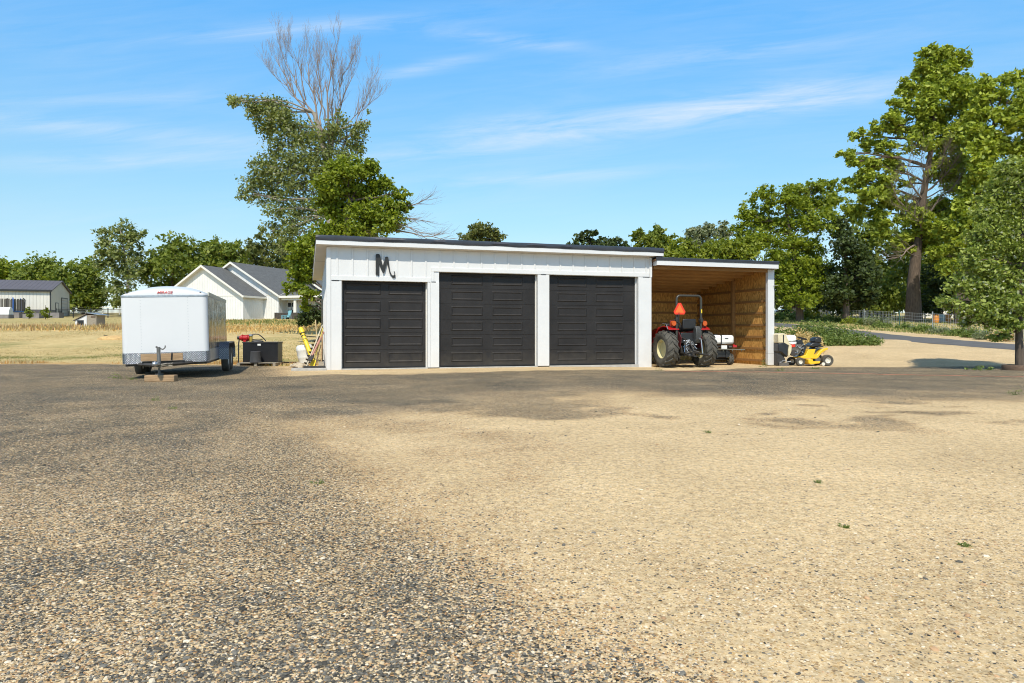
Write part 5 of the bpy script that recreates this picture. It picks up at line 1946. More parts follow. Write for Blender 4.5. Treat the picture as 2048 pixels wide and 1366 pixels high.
def build_sprayer():
    p = gw(14.25, .95)
    t = empty('tow_sprayer', (p.x, p.y, gz(p.x, p.y)), GA * .2, 'small tow sprayer with a white tank, parked between the tractor and the board wall', 'sprayer')
    m = MB()
    m.box(-.50, .46, -.26, .26, .78, 1.12)
    m.build('tank', PLASTW, t, bevel=.09)
    for x in (-.04,):
        MB().box(x - .02, x + .02, -.268, .268, .77, 1.128).build('strap', BLACK, t, smooth=False)
    MB().cyl((-.18, -.02, 1.12), (-.18, -.02, 1.16), .075, .075, 16).build('filler_cap', PLASTB, t)
    MB().box(.10, .22, -.266, -.262, .98, 1.01).build('decal', BLACK, t, smooth=False)
    m = MB()
    m.box(-.52, .52, -.24, -.20, .68, .73)
    m.box(-.52, .52, .20, .24, .68, .73)
    m.box(-.20, -.15, -.24, .24, .28, .70)
    m.box(.15, .20, -.24, .24, .28, .70)
    m.tube([(-.42, 0, .22), (.42, 0, .22)], .03, 8)
    m.box(-.30, .30, -.2, .2, .30, .55)
    m.build('frame', BLACK, t, smooth=False)
    m = MB()
    m.tube([(-.25, -.34, .60), (.82, -.34, .58)], .020, 8)
    for x in (0.0, .35, .70):
        m.tube([(x, -.34, .59), (x, -.34, .52)], .013, 6)
    m.build('spray_boom', mat('boom_grey', (.14, .14, .11), .6, .2), t)
    MB().box(-.05, .16, -.30, -.24, .60, .74).build('pump_plate', PLASTW, t, smooth=False)
    m = MB()
    m.cyl((.22, -.29, .68), (.34, -.29, .68), .05)
    m.build('pump', DARKSTEEL, t)
    m = MB()
    m.cyl((.38, -.29, .70), (.52, -.29, .70), .045)
    m.cyl((.42, -.29, .74), (.42, -.29, .78), .03)
    m.build('valve', RED, t)
    for s in (-1, 1):
        wheel(t, (s * .36, -.05, .225), .225, .18, RIMC, .10, lugs=11, lug_h=.022, side=s)


build_sprayer()


# ------------------------------------------------------------------ lawn tractor with its hood tipped open
def build_mower():
    p = gp(1644, 25.8)
    k = .00126
    t = empty('lawn_tractor', p, R(4), 'yellow riding lawn tractor with exposed engine, beside the white lean-to post', 'lawn tractor')

    def P(*pts):
        return [((x - 1530) * k, (1020 - y) * k) for x, y in pts][::-1]

    def pr(name, mat_, y0, y1, *pts, bevel=.012, parent=None):
        return MB().prism(P(*pts), y0, y1, 'xz').build(name, mat_, parent or t, bevel=bevel)
    Y = Matrix.Rotation(R(90), 4, 'Z')

    def wh(x, z, r, w, rim, y, side):
        e = MB()
        h = empty('hub', (0, 0, 0))
        bpy.data.objects.remove(h)
        tw = wheel(t, (0, 0, 0), r, w, RIMW, rim, side=side, dish=.45)
        for o in (tw,):
            o.location = (x, y, z)
            o.rotation_euler = (0, 0, R(-90) if side > 0 else R(-90))
        return tw
    for s in (-1, 1):
        wh(0, .205, .205, .21, .105, s * .36, -s * -1 if False else (1 if s < 0 else -1))
        wh(-1.0, .155, .155, .15, .075, s * .33, 1 if s < 0 else -1)
    pr('body', YELLOW, -.30, .30, (770, 805), (765, 760), (920, 705), (1000, 548), (1220, 535), (1165, 690), (1255, 700), (1330, 600), (1425, 530), (1580, 490), (1592, 540), (1480, 592), (1385, 660), (1310, 765), (1250, 812))
    pr('seat_console', PLASTB, -.22, .22, (1180, 690), (1230, 560), (1330, 500), (1480, 470), (1490, 440), (1250, 480), (1210, 540))
    pr('mower_deck', YELLOW, -.46, .40, (940, 825), (1075, 825), (1075, 890), (1300, 880), (1275, 942), (1000, 972), (940, 930), bevel=.02)
    m = MB()
    m.cyl((-.205, -.50, .075), (-.205, -.46, .075), .06, .06, 14)
    m.build('gauge_wheel', RIMW, t)
    s = pr('seat', PLASTB, -.21, .21, (1050, 440), (1180, 350), (1300, 340), (1440, 385), (1420, 440), (1180, 480), bevel=.03)
    pr('backrest', PLASTB, -.21, .21, (1215, 335), (1245, 215), (1335, 185), (1430, 205), (1445, 330), (1400, 370), bevel=.04, parent=s)
    M_ = Tm(((930 - 1530) * k, 0, (1020 - 225) * k), ry=R(17))
    m = MB()
    m.tube([M_ @ Vector((.165 * math.cos(a), .165 * math.sin(a), 0)) for a in np.linspace(0, 2 * math.pi, 25)], .016, 8)
    m.tube([M_ @ Vector((-.165, 0, 0)), M_ @ Vector((.165, 0, 0))], .014, 6)
    m.tube([M_ @ Vector((0, 0, 0)), ((860 - 1530) * k, 0, (1020 - 560) * k)], .028, 8)
    m.build('steering_wheel', PLASTB, t)
    pr('dashboard', PLASTB, -.20, .20, (700, 380), (720, 280), (850, 265), (900, 390), (990, 470), (900, 700), (780, 720), (860, 560), (840, 400))
    en = pr('engine', mat('engine_grey', (.15, .135, .11), .6, .3, var=.4, scale=20), -.20, .18, (560, 720), (520, 520), (650, 400), (840, 395), (830, 600), (740, 700))
    m = MB()
    m.cyl(((580 - 1530) * k, -.26, (1020 - 650) * k), ((580 - 1530) * k, -.14, (1020 - 650) * k), .115, .105, 20)
    m.build('flywheel_cover', mat('dark_brown_cover', (.05, .04, .033), .5, var=.3), en)
    m = MB()
    for q in range(12):
        a = ((rnd.uniform(640, 840) - 1530) * k, -.22, (1020 - rnd.uniform(400, 640)) * k)
        c = (a[0] + rnd.uniform(-.10, .10), -.25, a[2] + rnd.uniform(-.08, .1))
        m.tube(bend(a, c, 3, .3), .014, 6)
    m.build('engine_pipe', STEEL, en)
    pr('manifold', REDREF, -.215, .10, (505, 490), (500, 405), (640, 400), (645, 470), bevel=.006, parent=en)
    pr('fuel_tank', PLASTW, -.22, .16, (385, 240), (400, 165), (470, 125), (620, 130), (680, 170), (680, 290), (560, 320), (420, 320), bevel=.035)
    pr('air_box', PLASTW, -.20, .12, (455, 325), (690, 320), (690, 385), (560, 405), (480, 385), bevel=.02)
    h = pr('hood', PLASTC, -.30, .30, (100, 108), (120, 105), (230, 75), (320, 90), (370, 200), (440, 370), (510, 430), (500, 600), (440, 740), (395, 730), (402, 540), (425, 430), (270, 352), (100, 352), bevel=.02)
    MB().box((240 - 1530) * k, (272 - 1530) * k, -.304, -.2, (1020 - 345) * k, (1020 - 120) * k).build('slot', BLACK, h, smooth=False)
    pr('grille', PLASTB, -.31, .28, (100, 366), (300, 352), (412, 425), (388, 570), (372, 770), (200, 622), (100, 606), bevel=.03)
    pr('front_frame', DARKSTEEL, -.22, .22, (105, 638), (180, 632), (330, 790), (350, 905), (145, 930), (130, 1055), (105, 1055))
    pr('bumper', mat('dirty_grey', (.10, .09, .08), .8, var=.3), -.24, .20, (155, 935), (445, 930), (450, 1050), (155, 1060))
    m = MB()
    a = lambda x, y: ((x - 1530) * k, -.25, (1020 - y) * k)
    m.tube([a(160, 915), a(235, 905), a(240, 872), a(350, 872), a(355, 910), a(500, 890)], .014, 6)
    m.build('tow_bracket', STEEL, t)


build_mower()


# ------------------------------------------------------------------ white house on the rise
def build_house():
    hz = 2.72
    h = empty('house', (-33.8, 88.0, hz), R(-18.7), 'white board and batten house with grey shingle roofs beyond the field', 'house')
    SID = mat_corrugated('batten_siding', (0.74, 0.73, 0.70), 'X', .40, .03, .6)
    SIDY = mat_corrugated('batten_siding_side', (0.74, 0.73, 0.70), 'Y', .40, .03, .6)

    def gable(x0, x1, y0, y1, eave, apex, nm='wall', ov=.45, fr=.55):
        xm = (x0 + x1) / 2
        m = MB()
        m.prism([(x0, -.6), (x1, -.6), (x1, eave), (xm, apex), (x0, eave)], y0, y0 + .2, 'xz')
        m.build(nm, SID, h, smooth=False)
        m = MB()
        m.box(x1 - .2, x1, y0 + .201, y1, -.6, eave)
        m.build(nm, SIDY, h, smooth=False)
        m = MB()
        m.box(x0, x0 + .2, y0 + .201, y1, -.6, eave)
        m.build(nm, SIDY, h, smooth=False)
        sl = (apex - eave) / ((x1 - x0) / 2)
        roof = None
        for s in (-1, 1):
            xe = (x1 + ov) if s > 0 else (x0 - ov)
            ze = eave - sl * ov
            m = MB()
            m.prism([(xm, apex + .06), (xe, ze + .06), (xe, ze + .24), (xm, apex + .24)], y0 - fr, y1, 'xz')
            r = m.build('roof', SHINGLE, h, smooth=False)
            m = MB()
            m.prism([(xm, apex - .02), (xe, ze - .06), (xe, ze + .20), (xm, apex + .27)], y0 - fr - .05, y0 - fr - .002, 'xz')
            m.build('rake_board', HOUSEW, r, smooth=False)
            m = MB()
            m.box(min(xe, xe + .06 * s), max(xe, xe + .06 * s), y0 - fr, y1, ze - .02, ze + .22)
            m.build('gutter', HOUSEW, r, smooth=False)
            m = MB()
            m.prism([(xm, apex + .0), (xe, ze + .0), (xe, ze + .055), (xm, apex + .055)], y0 - fr + .01, y0 - .001, 'xz')
            m.build('soffit', SOFFIT, r, smooth=False)
    gable(-12.2, 0.0, 0.0, 8.0, 3.05, 6.75)
    gable(-12.1, 2.3, 3.95, 18.0, 3.25, 7.5)
    for x0, x1, y, z in ((-12.0, -.1, -.012, 3.05), (.3, 2.2, 3.938, 3.25)):
        MB().box(x0, x1, y - .02, y + .011, z - .06, z + .04).build('belly_band', HOUSEW, h, smooth=False)
    MB().box(2.32, 9.5, 5.65, 14, -.6, 3.4).build('wall', SID, h, smooth=False)
    # porch: shed roof, columns on stone, window, door
    m = MB()
    m.prism([(3.5, 2.95), (3.5, 3.12), (6.0, 4.05), (6.0, 3.88)], 2.75, 9.6, 'yz')
    pr = m.build('porch_roof', SHINGLE, h, smooth=False)
    m = MB()
    m.prism([(3.48, 2.80), (3.48, 3.14), (6.0, 4.08), (6.0, 3.74)], 2.70, 2.749, 'yz')
    m.build('rake_board', HOUSEW, pr, smooth=False)
    MB().box(2.75, 9.6, 3.40, 3.49, 2.82, 3.10).build('fascia', HOUSEW, pr, smooth=False)
    MB().box(2.9, 9.4, 3.75, 3.95, 2.55, 2.80).build('porch_beam', HOUSEW, h, smooth=False)
    m = MB()
    m.prism([(2.6, 3.4), (8.6, 3.4), (5.6, 5.3)], 5.3, 5.5, 'xz')
    m.build('porch_gable', SHINGLE, h, smooth=False)
    for s in (-1, 1):
        m = MB()
        m.prism([(5.6, 5.3), (5.6 + s * 3.3, 3.25), (5.6 + s * 3.3, 3.42), (5.6, 5.48)], 5.0, 9.0, 'xz')
        r = m.build('roof', SHINGLE, h, smooth=False)
        m = MB()
        m.prism([(5.6, 5.3), (5.6 + s * 3.35, 3.2), (5.6 + s * 3.35, 3.46), (5.6, 5.52)], 4.95, 4.998, 'xz')
        m.build('rake_board', HOUSEW, r, smooth=False)
    MB().box(2.2, 9.5, 3.6, 5.64, -.6, -.02).build('porch_floor', CONC, h, smooth=False)
    for x0, x1 in ((1.7, 2.25),):
        MB().box(x0, x1, 3.90, 3.945, -.1, .95).build('stone_veneer', STONE, h, smooth=False)
    for x0, x1 in ((2.36, 3.9), (4.55, 5.45), (6.2, 8.9)):
        MB().box(x0, x1, 3.66, 4.0, -.3, .92).build('porch_wall', STONE, h, smooth=False)
    for x in (4.95, 8.6):
        m = MB()
        m.prism([(x - .20, .93), (x + .20, .93), (x + .15, 2.56), (x - .15, 2.56)], 3.70, 3.98, 'xz')
        m.build('column', HOUSEW, h, smooth=False)
    w = MB().box(2.50, 3.75, 5.58, 5.648, .55, 2.35).build('window', HOUSEW, h, smooth=False)
    for a, b in ((2.56, 3.09), (3.16, 3.69)):
        MB().box(a, b, 5.565, 5.579, .62, 2.28).build('pane', GLASS, w, smooth=False)
        MB().box(a + .06, b - .06, 5.558, 5.564, 1.35, 1.75).build('reflected_blind', OFFWHITE, w, smooth=False)
    d = MB().box(4.95, 5.75, 5.58, 5.648, 0, 2.15).build('door', BLACK, h, smooth=False)
    MB().box(5.1, 5.6, 5.57, 5.579, 1.45, 1.85).build('pane', OFFWHITE, d, smooth=False)
    w = MB().box(7.2, 8.5, 5.58, 5.648, .55, 2.0).build('window', HOUSEW, h, smooth=False)
    MB().box(7.26, 8.44, 5.565, 5.579, .62, 1.93).build('pane', GLASS, w, smooth=False)
    c = empty('porch_chair', h.matrix_basis @ Vector((3.95, 3.2, .0)), R(-40), 'light blue slatted chair in front of the house porch wall', 'chair')
    m = MB()
    m.box(-.35, .35, -.3, .35, .30, .38)
    m.build('seat', LBLUE, c, smooth=False)
    MB().box(-.35, .35, -.04, .04, 0, .95, M=Tm((0, .36, .3), rx=R(-20))).build('backrest', LBLUE, c, smooth=False)
    for s in (-1, 1):
        MB().box(s * .36 - .05, s * .36 + .05, -.35, .42, .52, .57).build('armrest', LBLUE, c, smooth=False)
        MB().box(s * .36 - .04, s * .36 + .04, -.35, -.25, -.1, .52).build('leg', LBLUE, c, smooth=False)


build_house()


def build_barn():
    bz = gz(-69, 106) + .05
    b = empty('metal_barn', (-69.2, 105.0, bz), R(17), 'long white metal barn with a dark ribbed roof at the far left', 'barn')
    SID = mat_corrugated('barn_siding_ribs', (0.66, 0.63, 0.56), 'X', .45, .04, .5)
    SIDY = mat_corrugated('barn_siding_ribs_end', (0.66, 0.63, 0.56), 'Y', .45, .04, .5)
    RF = mat_corrugated('barn_roof_ribs', (0.125, 0.115, 0.125), 'X', .6, .06, .55, .1)
    MB().box(-34, 0, 0, .15, .95, 3.85).build('wall', SID, b, smooth=False)
    MB().prism([(.151, .95), (9.0, .95), (9.0, 3.85), (4.6, 5.4), (.151, 3.85)], -.15, 0, 'yz').build('wall', SIDY, b, smooth=False)
    MB().box(-34, .01, -.012, .151, -.5, .949).build('wainscot', BARNR, b, smooth=False)
    MB().box(-.15, .012, .152, 9.0, -.5, .949).build('wainscot', BARNR, b, smooth=False)
    MB().box(-.12, .03, -.03, .12, -.1, 3.86).build('corner_trim', BLACK, b, smooth=False)
    m = MB()
    m.prism([(-.35, 3.74), (4.6, 5.46), (4.6, 5.60), (-.35, 3.90)], -34.2, .3, 'yz')
    m.build('roof', RF, b, smooth=False)
    m = MB()
    m.prism([(9.35, 3.74), (4.6, 5.46), (4.6, 5.60), (9.35, 3.90)], -34.2, .3, 'yz')
    m.build('roof', RF, b, smooth=False)
    MB().box(-34.2, .3, -.40, -.351, 3.62, 3.90).build('eave_trim', BLACK, b, smooth=False)
    d = MB().box(.013, .06, 4.9, 8.1, -.2, 3.0).build('door_frame', BLACK, b, smooth=False)
    MB().box(.061, .09, 5.1, 7.8, -.2, 2.85).build('roll_door', mat_corrugated('roll_door_ribs', (.50, .48, .45), 'Z', .5, .05), d, smooth=False)
    d = MB().box(.013, .06, 2.1, 3.5, -.2, 2.1).build('door_frame', BLACK, b, smooth=False)
    MB().box(.061, .08, 2.25, 3.25, -.2, 2.0).build('door_leaf', OFFWHITE, d, smooth=False)
    w = MB().box(-8.6, -7.4, -.04, -.0125, 1.05, 2.35).build('window', PLASTW, b, smooth=False)
    for x in (-8.5, -7.97):
        for z0, z1 in ((1.15, 1.66), (1.76, 2.02), (2.08, 2.27)):
            MB().box(x, x + .47, -.055, -.041, z0, z1).build('pane', GLASS, w, smooth=False)


build_barn()


def build_left_yard():
    # raised beds
    GBD = 'raised garden beds in front of the barn'
    labs = ['grey block raised bed under the white row cover, leftmost of the garden', 'long grey raised bed just right of the row cover', 'short grey raised bed left of the staked sapling', 'grey raised bed behind the first leafy sapling', 'grey raised bed between the two saplings', 'rightmost grey raised bed, by the black fence']
    for i, (x0, x1, d, zt) in enumerate(((-14, 15, 92, .55), (17, 37, 95, .75), (45, 57, 92, .6), (59, 77, 92.5, .7), (78, 96, 96, .8), (100, 117, 95.5, .75))):
        a, c = gp(x0, d), gp(x1, d)
        o = empty('raised_bed', a, R(6), labs[i], 'garden bed', GBD)
        w = c.x - a.x
        m = MB()
        m.box(0, w, 0, .12, -.3, zt)
        m.box(0, w, 1.1, 1.22, -.3, zt)
        m.box(0, .12, .121, 1.099, -.3, zt)
        m.box(w - .12, w, .121, 1.099, -.3, zt)
        m.build('block_wall', GREYB, o, smooth=False)
        MB().box(.121, w - .121, .121, 1.099, -.3, zt - .08).build('soil', BRICK, o, smooth=False)
    a = gp(-14, 92)
    o = empty('row_cover', a + Vector((0, .12, .551)), R(6), 'low white fabric tunnel on the leftmost raised bed', 'row cover')
    m = MB()
    pts = [(.95 * math.cos(q) * .55 + .5, math.sin(q) * 1.0) for q in np.linspace(math.pi, 0, 12)]
    m.prism(pts, .02, 1.86, 'yz')
    m.build('fabric', PLASTW, o)
    # trampoline
    p = gp(20, 100)
    o = empty('trampoline', p, 0, 'trampoline with blue padded poles and dark net, in front of the barn', 'trampoline')
    m = MB()
    m.lathe([(1.75, .80), (1.85, .84), (1.75, .88), (1.3, .87)], 28)
    m.build('mat_ring', BLUEP, o)
    for k in range(6):
        an = k * math.pi / 3 + .3
        x, y = 1.8 * math.cos(an), 1.8 * math.sin(an)
        MB().tube([(x, y, -.1), (x, y, .85)], .04, 6).build('leg', BLACK, o)
        m = MB()
        m.tube([(x, y, .85), (x * 1.03, y * 1.03, 2.5), (x * .9, y * .9, 2.75)], .075, 8)
        m.build('pole', BLUEP if k % 2 else BLACK, o)
    V = MB()
    for k in range(28):
        an = k * 2 * math.pi / 28
        an2 = (k + .7) * 2 * math.pi / 28
        V.add([(1.68 * math.cos(an), 1.68 * math.sin(an), .88), (1.68 * math.cos(an2), 1.68 * math.sin(an2), .88), (1.68 * math.cos(an2), 1.68 * math.sin(an2), 2.6), (1.68 * math.cos(an), 1.68 * math.sin(an), 2.6)], [(0, 1, 2, 3)])
    V.build('net', mat('dark_net', (.10, .09, .075), .9), o, smooth=False)
    # saplings
    for px, d, hgt, lf, lab in ((58, 88, 1.9, 'green', 'thin leafy sapling in front of the raised beds, left of its brighter twin'), (91, 88, 2.0, 'yellow', 'bright yellow-green sapling before the beds, just right of the barn window')):
        b = gp(px, d)
        py = HY - (b.z - CAM_Z) * F / d
        u = F / d
        tree('sapling', lab, d, px, [(px, py, .04), (px, py - hgt * u * .9, .02)], [(px, py - u * .75, u * .55, u * .5), (px - 2, py - u * 1.25, u * .32, u * .45), (px + 2, py - u * .45, u * .5, u * .3)], lf, .09, 700, group='garden saplings', cat='sapling', gap=.35)
    # white three-rail fence
    a, c = gp(105, 121), gp(620, 121)
    f = empty('rail_fence', a, 0, 'white three rail fence behind the field, left of the trailer', 'fence')
    n = int((c.x - a.x) / 2.9)
    for k in range(n + 1):
        x = k * 2.9
        z = gz(a.x + x, 121) - a.z
        MB().box(x - .08, x + .08, -.08, .08, z - .3, z + 1.45).build('post', PLASTW, f, smooth=False)
    for zz in (.45, .85, 1.25):
        MB().box(-1.5, n * 2.9, -.03, .03, zz - .09, zz + .09, M=None).build('rail', PLASTW, f, smooth=False)
    # black picket fence
    a, c = gp(112, 97), gp(330, 97)
    f = empty('picket_fence', a, 0, 'thin black metal picket fence in front of the white rail fence', 'fence')
    L_ = c.x - a.x
    n = int(L_ / 2.4)
    for k in range(n + 1):
        x = k * 2.4
        MB().box(x - .05, x + .05, -.05, .05, -.3, 1.35).build('post', BLACK, f, smooth=False)
        if k < n:
            m = MB()
            for zz in (.12, 1.15):
                m.box(x + .05, x + 2.35, -.015, .015, zz, zz + .05)
            for q in range(1, 15):
                m.box(x + q * .16 - .012, x + q * .16 + .012, -.012, .012, .05, 1.28)
            m.build('picket_panel', BLACK, f, smooth=False)
    # chicken coop
    p = gp(150, 62.8)
    o = empty('chicken_coop', p, R(-6), 'small white and grey chicken coop with a lopsided roof, in the dry field', 'coop')
    m = MB()
    m.prism([(0, -.1), (1.12, -.1), (1.12, 1.02), (0, .52)], 0, .05, 'xz')
    m.build('front', WHITE, o, smooth=False)
    MB().box(.22, .85, -.012, -.001, .10, .56).build('opening', BLACK, o, smooth=False)
    m = MB()
    m.prism([(0, -.1), (1.10, -.1), (1.10, 1.0), (0, .5)], .06, 1.2, 'xz')
    m.build('house_box', WOODG, o, smooth=False)
    MB().box(1.125, 2.02, .05, 1.2, -.1, 1.02).build('side_wall', WOODG, o, smooth=False)
    MB().box(1.5, 1.95, .03, .049, .80, .92).build('vent', RUSTY, o, smooth=False)
    m = MB()
    m.prism([(-.12, .50), (1.16, 1.12), (1.16, 1.17), (-.12, .55)], -.12, 1.3, 'xz')
    m.build('roof', mat('coop_roof', (.17, .15, .13), .8, var=.3), o, smooth=False)
    m = MB()
    m.prism([(1.17, 1.20), (2.42, 1.0), (2.42, 1.05), (1.17, 1.25)], -.05, 1.3, 'xz')
    m.build('awning', STEEL, o, smooth=False)
    # mound of straw
    p = gp(228, 41)
    o = empty('straw_mound', p, 0, 'low orange mound of straw in the field beside the trailer', 'mound')
    MB().blob((0, 0, 0), (.95, .8, .24), 9, .35, 20, 10).build('heap', mat('straw_heap', (.58, .38, .16), .95, var=.3, scale=8, bump=.8, bscale=18), o)
    o = empty('black_pot', gp(211, 41.5), 0, 'small black pot standing at the left foot of the straw mound', 'pot')
    m = MB()
    m.lathe([(.07, 0), (.10, .2), (.11, .21), (.10, .22)], 16)
    m.build('shell', BLACK, o)


build_left_yard()


# ------------------------------------------------------------------ right-hand side beyond the lane
def build_right():
    # woven wire fence
    pts = [(1552, 112), (1608, 92), (1668, 79), (1728, 69), (1799, 58), (1865, 50.8), (1938, 43.9), (2075, 36)]
    P = [gp(px, d) for px, d in pts]
    f = empty('wire_fence', P[0], 0, 'woven wire fence on thin posts along the far side of the lane', 'fence')
    wm = mat('wire_galvanised', (.40, .42, .42), .5, .5, var=.1)
    for k, q in enumerate(P):
        b = q - P[0]
        if pts[k][0] == 1938:
            m = MB()
            m.tube([b + Vector((0, 0, -.3)), b + Vector((.01, 0, .7)), b + Vector((.02, 0, 1.36))], [.095, .09, .085], 10)
            m.build('wooden_post', mat('fence_post_wood', (.27, .19, .11), .9, var=.4, scale=6), f)
        else:
            m = MB()
            m.box(b.x - .03, b.x + .03, b.y - .03, b.y + .03, b.z - .3, b.z + 1.5)
            m.build('post', wm if k % 2 else mat('green_post', (.05, .12, .09), .7), f, smooth=False)
        if k + 1 < len(P):
            c = P[k + 1] - P[0]
            m = MB()
            n = max(3, int((c - b).length / .45))
            for zz in (.10, .28, .46, .66, .88, 1.12, 1.36):
                m.tube([b + Vector((0, 0, zz)), b.lerp(c, .5) + Vector((0, 0, zz - .03)), c + Vector((0, 0, zz))], .009, 3, False)
            for q2 in range(1, n):
                a_ = b.lerp(c, q2 / n)
                m.tube([a_ + Vector((0, 0, .08)), a_ + Vector((rnd.uniform(-.02, .02), 0, 1.37))], .008, 3, False)
            m.build('wire_panel', wm, f, smooth=False)
    # dark car
    p = gp(1553, 101)
    c = empty('parked_car', p, R(2), 'dark blue-black estate car parked under the trees beyond the wire fence', 'car')
    prof = [(0, .42), (.02, .86), (.15, 1.0), (1.35, 1.10), (2.05, 1.70), (2.35, 1.80), (4.55, 1.82), (4.95, 1.72), (5.25, 1.05), (5.30, .48)]
    MB().prism(prof, 0, 1.9, 'xz').build('body', CARP, c, bevel=.07)
    for a, b_, c_, d_ in ((1.72, 2.3, 2.9, 2.9), (3.0, 3.0, 3.9, 3.9), (4.0, 4.0, 4.95, 4.75)):
        m = MB()
        m.prism([(a, 1.18), (c_, 1.18), (d_, 1.66), (b_, 1.66)], -.012, -.001, 'xz')
        m.build('side_window', mat('car_glass', (.05, .06, .055), .1, var=.2, spec=.8), c, smooth=False)
    for x in (1.0, 4.2):
        for y in (.12, 1.78):
            tw = wheel(c, (0, 0, 0), .36, .22, STEEL, .21, side=1, dish=.3)
            tw.location = (x, y, .36)
            tw.rotation_euler = (0, 0, R(-90))
    MB().box(-.06, .10, .05, 1.85, .42, .62).build('bumper', PLASTB, c, smooth=False, bevel=.03)
    MB().box(-.02, .06, .15, .55, .72, .88).build('headlight', PLASTW, c, smooth=False)
    m = MB()
    m.prism([(2.3, 1.825), (4.6, 1.84), (4.6, 1.87), (2.3, 1.86)], .15, .21, 'xz')
    m.build('roof_rail', STEEL, c, smooth=False)
    # folding trestle
    p = gp(1662, 84)
    o = empty('trestle', p, R(10), 'light blue A-frame trestle standing behind the wire fence', 'trestle')
    for y in (0, .6):
        for s in (-1, 1):
            m = MB()
            m.tube([(s * .32, y, -.05), (s * .05, y, 1.55)], .05, 6)
            m.build('leg', LBLUE, o)
    MB().box(-.08, .08, -.1, .7, 1.54, 1.66).build('top_rail', LBLUE, o, smooth=False)
    o = empty('storage_bin', gp(1648, 95), R(5), 'grey storage bin with a pale lid, left of the light blue trestle', 'bin')
    MB().box(-.8, .8, -.4, .4, -.1, 1.3).build('bin_body', mat('bin_grey', (.13, .14, .13), .7, var=.2), o, smooth=False, bevel=.03)
    MB().box(-.86, .86, -.46, .46, 1.31, 1.52).build('lid', PLASTW, o, smooth=False, bevel=.03)
    # barrels
    for px, d, mt, lab in ((1872, 73, mat('orange_barrel', (.70, .26, .03), .5, var=.15), 'bright orange barrel behind the wire fence, right of the thick trunk'),
                           (1883, 74, mat('blue_grey_barrel', (.25, .34, .36), .5, var=.2), 'blue-grey barrel between two orange barrels'),
                           (1896, 74.5, mat('dull_orange_barrel', (.55, .20, .04), .6, var=.25), 'dull orange barrel rightmost of the three')):
        o = empty('barrel', gp(px, d), 0, lab, 'barrel', 'barrels behind the wire fence')
        m = MB()
        m.lathe([(.27, 0), (.29, .04), (.30, .28), (.31, .30), (.30, .32), (.30, .56), (.31, .58), (.30, .60), (.29, .84), (.27, .88)], 20)
        m.build('shell', mt, o)
    p = gp(1846, 96)
    o = empty('shed', p, R(-5), 'small pale shed half hidden by leaves, right of the thick trunk', 'shed')
    MB().box(0, 3.9, 0, 3, -.3, 1.25).build('wall', HOUSEW, o, smooth=False)
    MB().prism([(-.2, 1.26), (4.1, 1.26), (1.95, 2.5)], -.2, 3.2, 'xz').build('roof', BARNR, o, smooth=False)
    MB().box(2.9, 3.06, -.02, -.001, -.3, 1.25).build('corner_trim', WHITE2, o, smooth=False)
    MB().box(3.2, 3.8, -.02, -.001, .5, 1.1).build('window', GLASS, o, smooth=False)


build_right()


# ------------------------------------------------------------------ weeds
def weed(name, label, px, d, lobes, leaf, size, n, group=None, cat='weeds', up=.5, gap=.34, spread=.45):
    """low plant: lobes are (dx, dy, rx, rz) in metres round its foot"""
    b = gp(px, d)
    o = empty(name, b, 0, label, cat, group)
    Cs, Sp = [], []
    tot = sum(l[2] * l[3] for l in lobes)
    per = 14
    for dx, dy, rx, rz in lobes:
        nl = max(2, int(n / per * rx * rz / tot))
        dr = nrg.normal(size=(nl, 3))
        dr /= np.linalg.norm(dr, axis=1, keepdims=True)
        P = dr * nrg.random((nl, 1)) ** .5 * np.array([rx, rx * .8, rz])
        P[:, 2] = np.abs(P[:, 2])
        P += np.array([dx, dy, gz(b.x + dx, b.y + dy) - b.z])
        Cs.append(P)
        Sp.append(np.full(nl, spread * min(rx, rz) + .01))
    V = leaf_cloud(np.concatenate(Cs), per, np.concatenate(Sp), size, up, aspect=.4)
    V[:, 2] = np.maximum(V[:, 2], -.02 + np.array([gz(b.x + x, b.y + y) - b.z for x, y in V[:, :2]]))
    np_mesh('foliage', V, 4, LEAF[leaf], o)
    m = MB()
    for q in range(6):
        C = Cs[rnd.randrange(len(Cs))]
        e = C[rnd.randrange(len(C))]
        m.tube(bend((0, 0, -.02), tuple(e), 3, .1), [.008, .006, .005, .003], 4, False)
    m.build('stem', TWIG if leaf == 'straw' else mat('green_stem', (.12, .15, .05), .8), o)
    return o


weed('weed_bank', 'large mass of green weeds right of the lawn tractor, reaching to the lane', 1690, 36.0,
     [(-1.1, 1.5, .8, 1.25), (-.75, .8, .8, 1.15), (-.25, .5, .85, 1.0), (.25, .3, .8, .85), (.75, .1, .75, .68), (1.25, -.2, .6, .48), (-1.5, 2.2, .6, 1.1), (-.9, -.3, .6, .62), (-.2, -.5, .7, .5), (.5, -.6, .5, .4)], 'weed', .06, 15000, gap=.3)
weed('dry_weeds', 'tall straw coloured dry weeds behind the steering wheel of the lawn tractor', 1605, 33.5, [(-.6, .3, .5, 1.05), (-.1, 0, .6, 1.15), (.45, .2, .55, .95), (-.95, .8, .45, .8), (.2, .6, .5, 1.0), (.1, -.5, .6, .6)], 'straw', .05, 8000, up=.1)
weed('weed_bank', 'green weeds at the near edge of the lane, just right of the lean-to post', 1556, 40, [(-.6, 0, .9, .7), (.4, .8, .8, .8), (1.1, .2, .6, .6)], 'weed', .06, 3500)
VW = 'weed clumps along the wire fence'
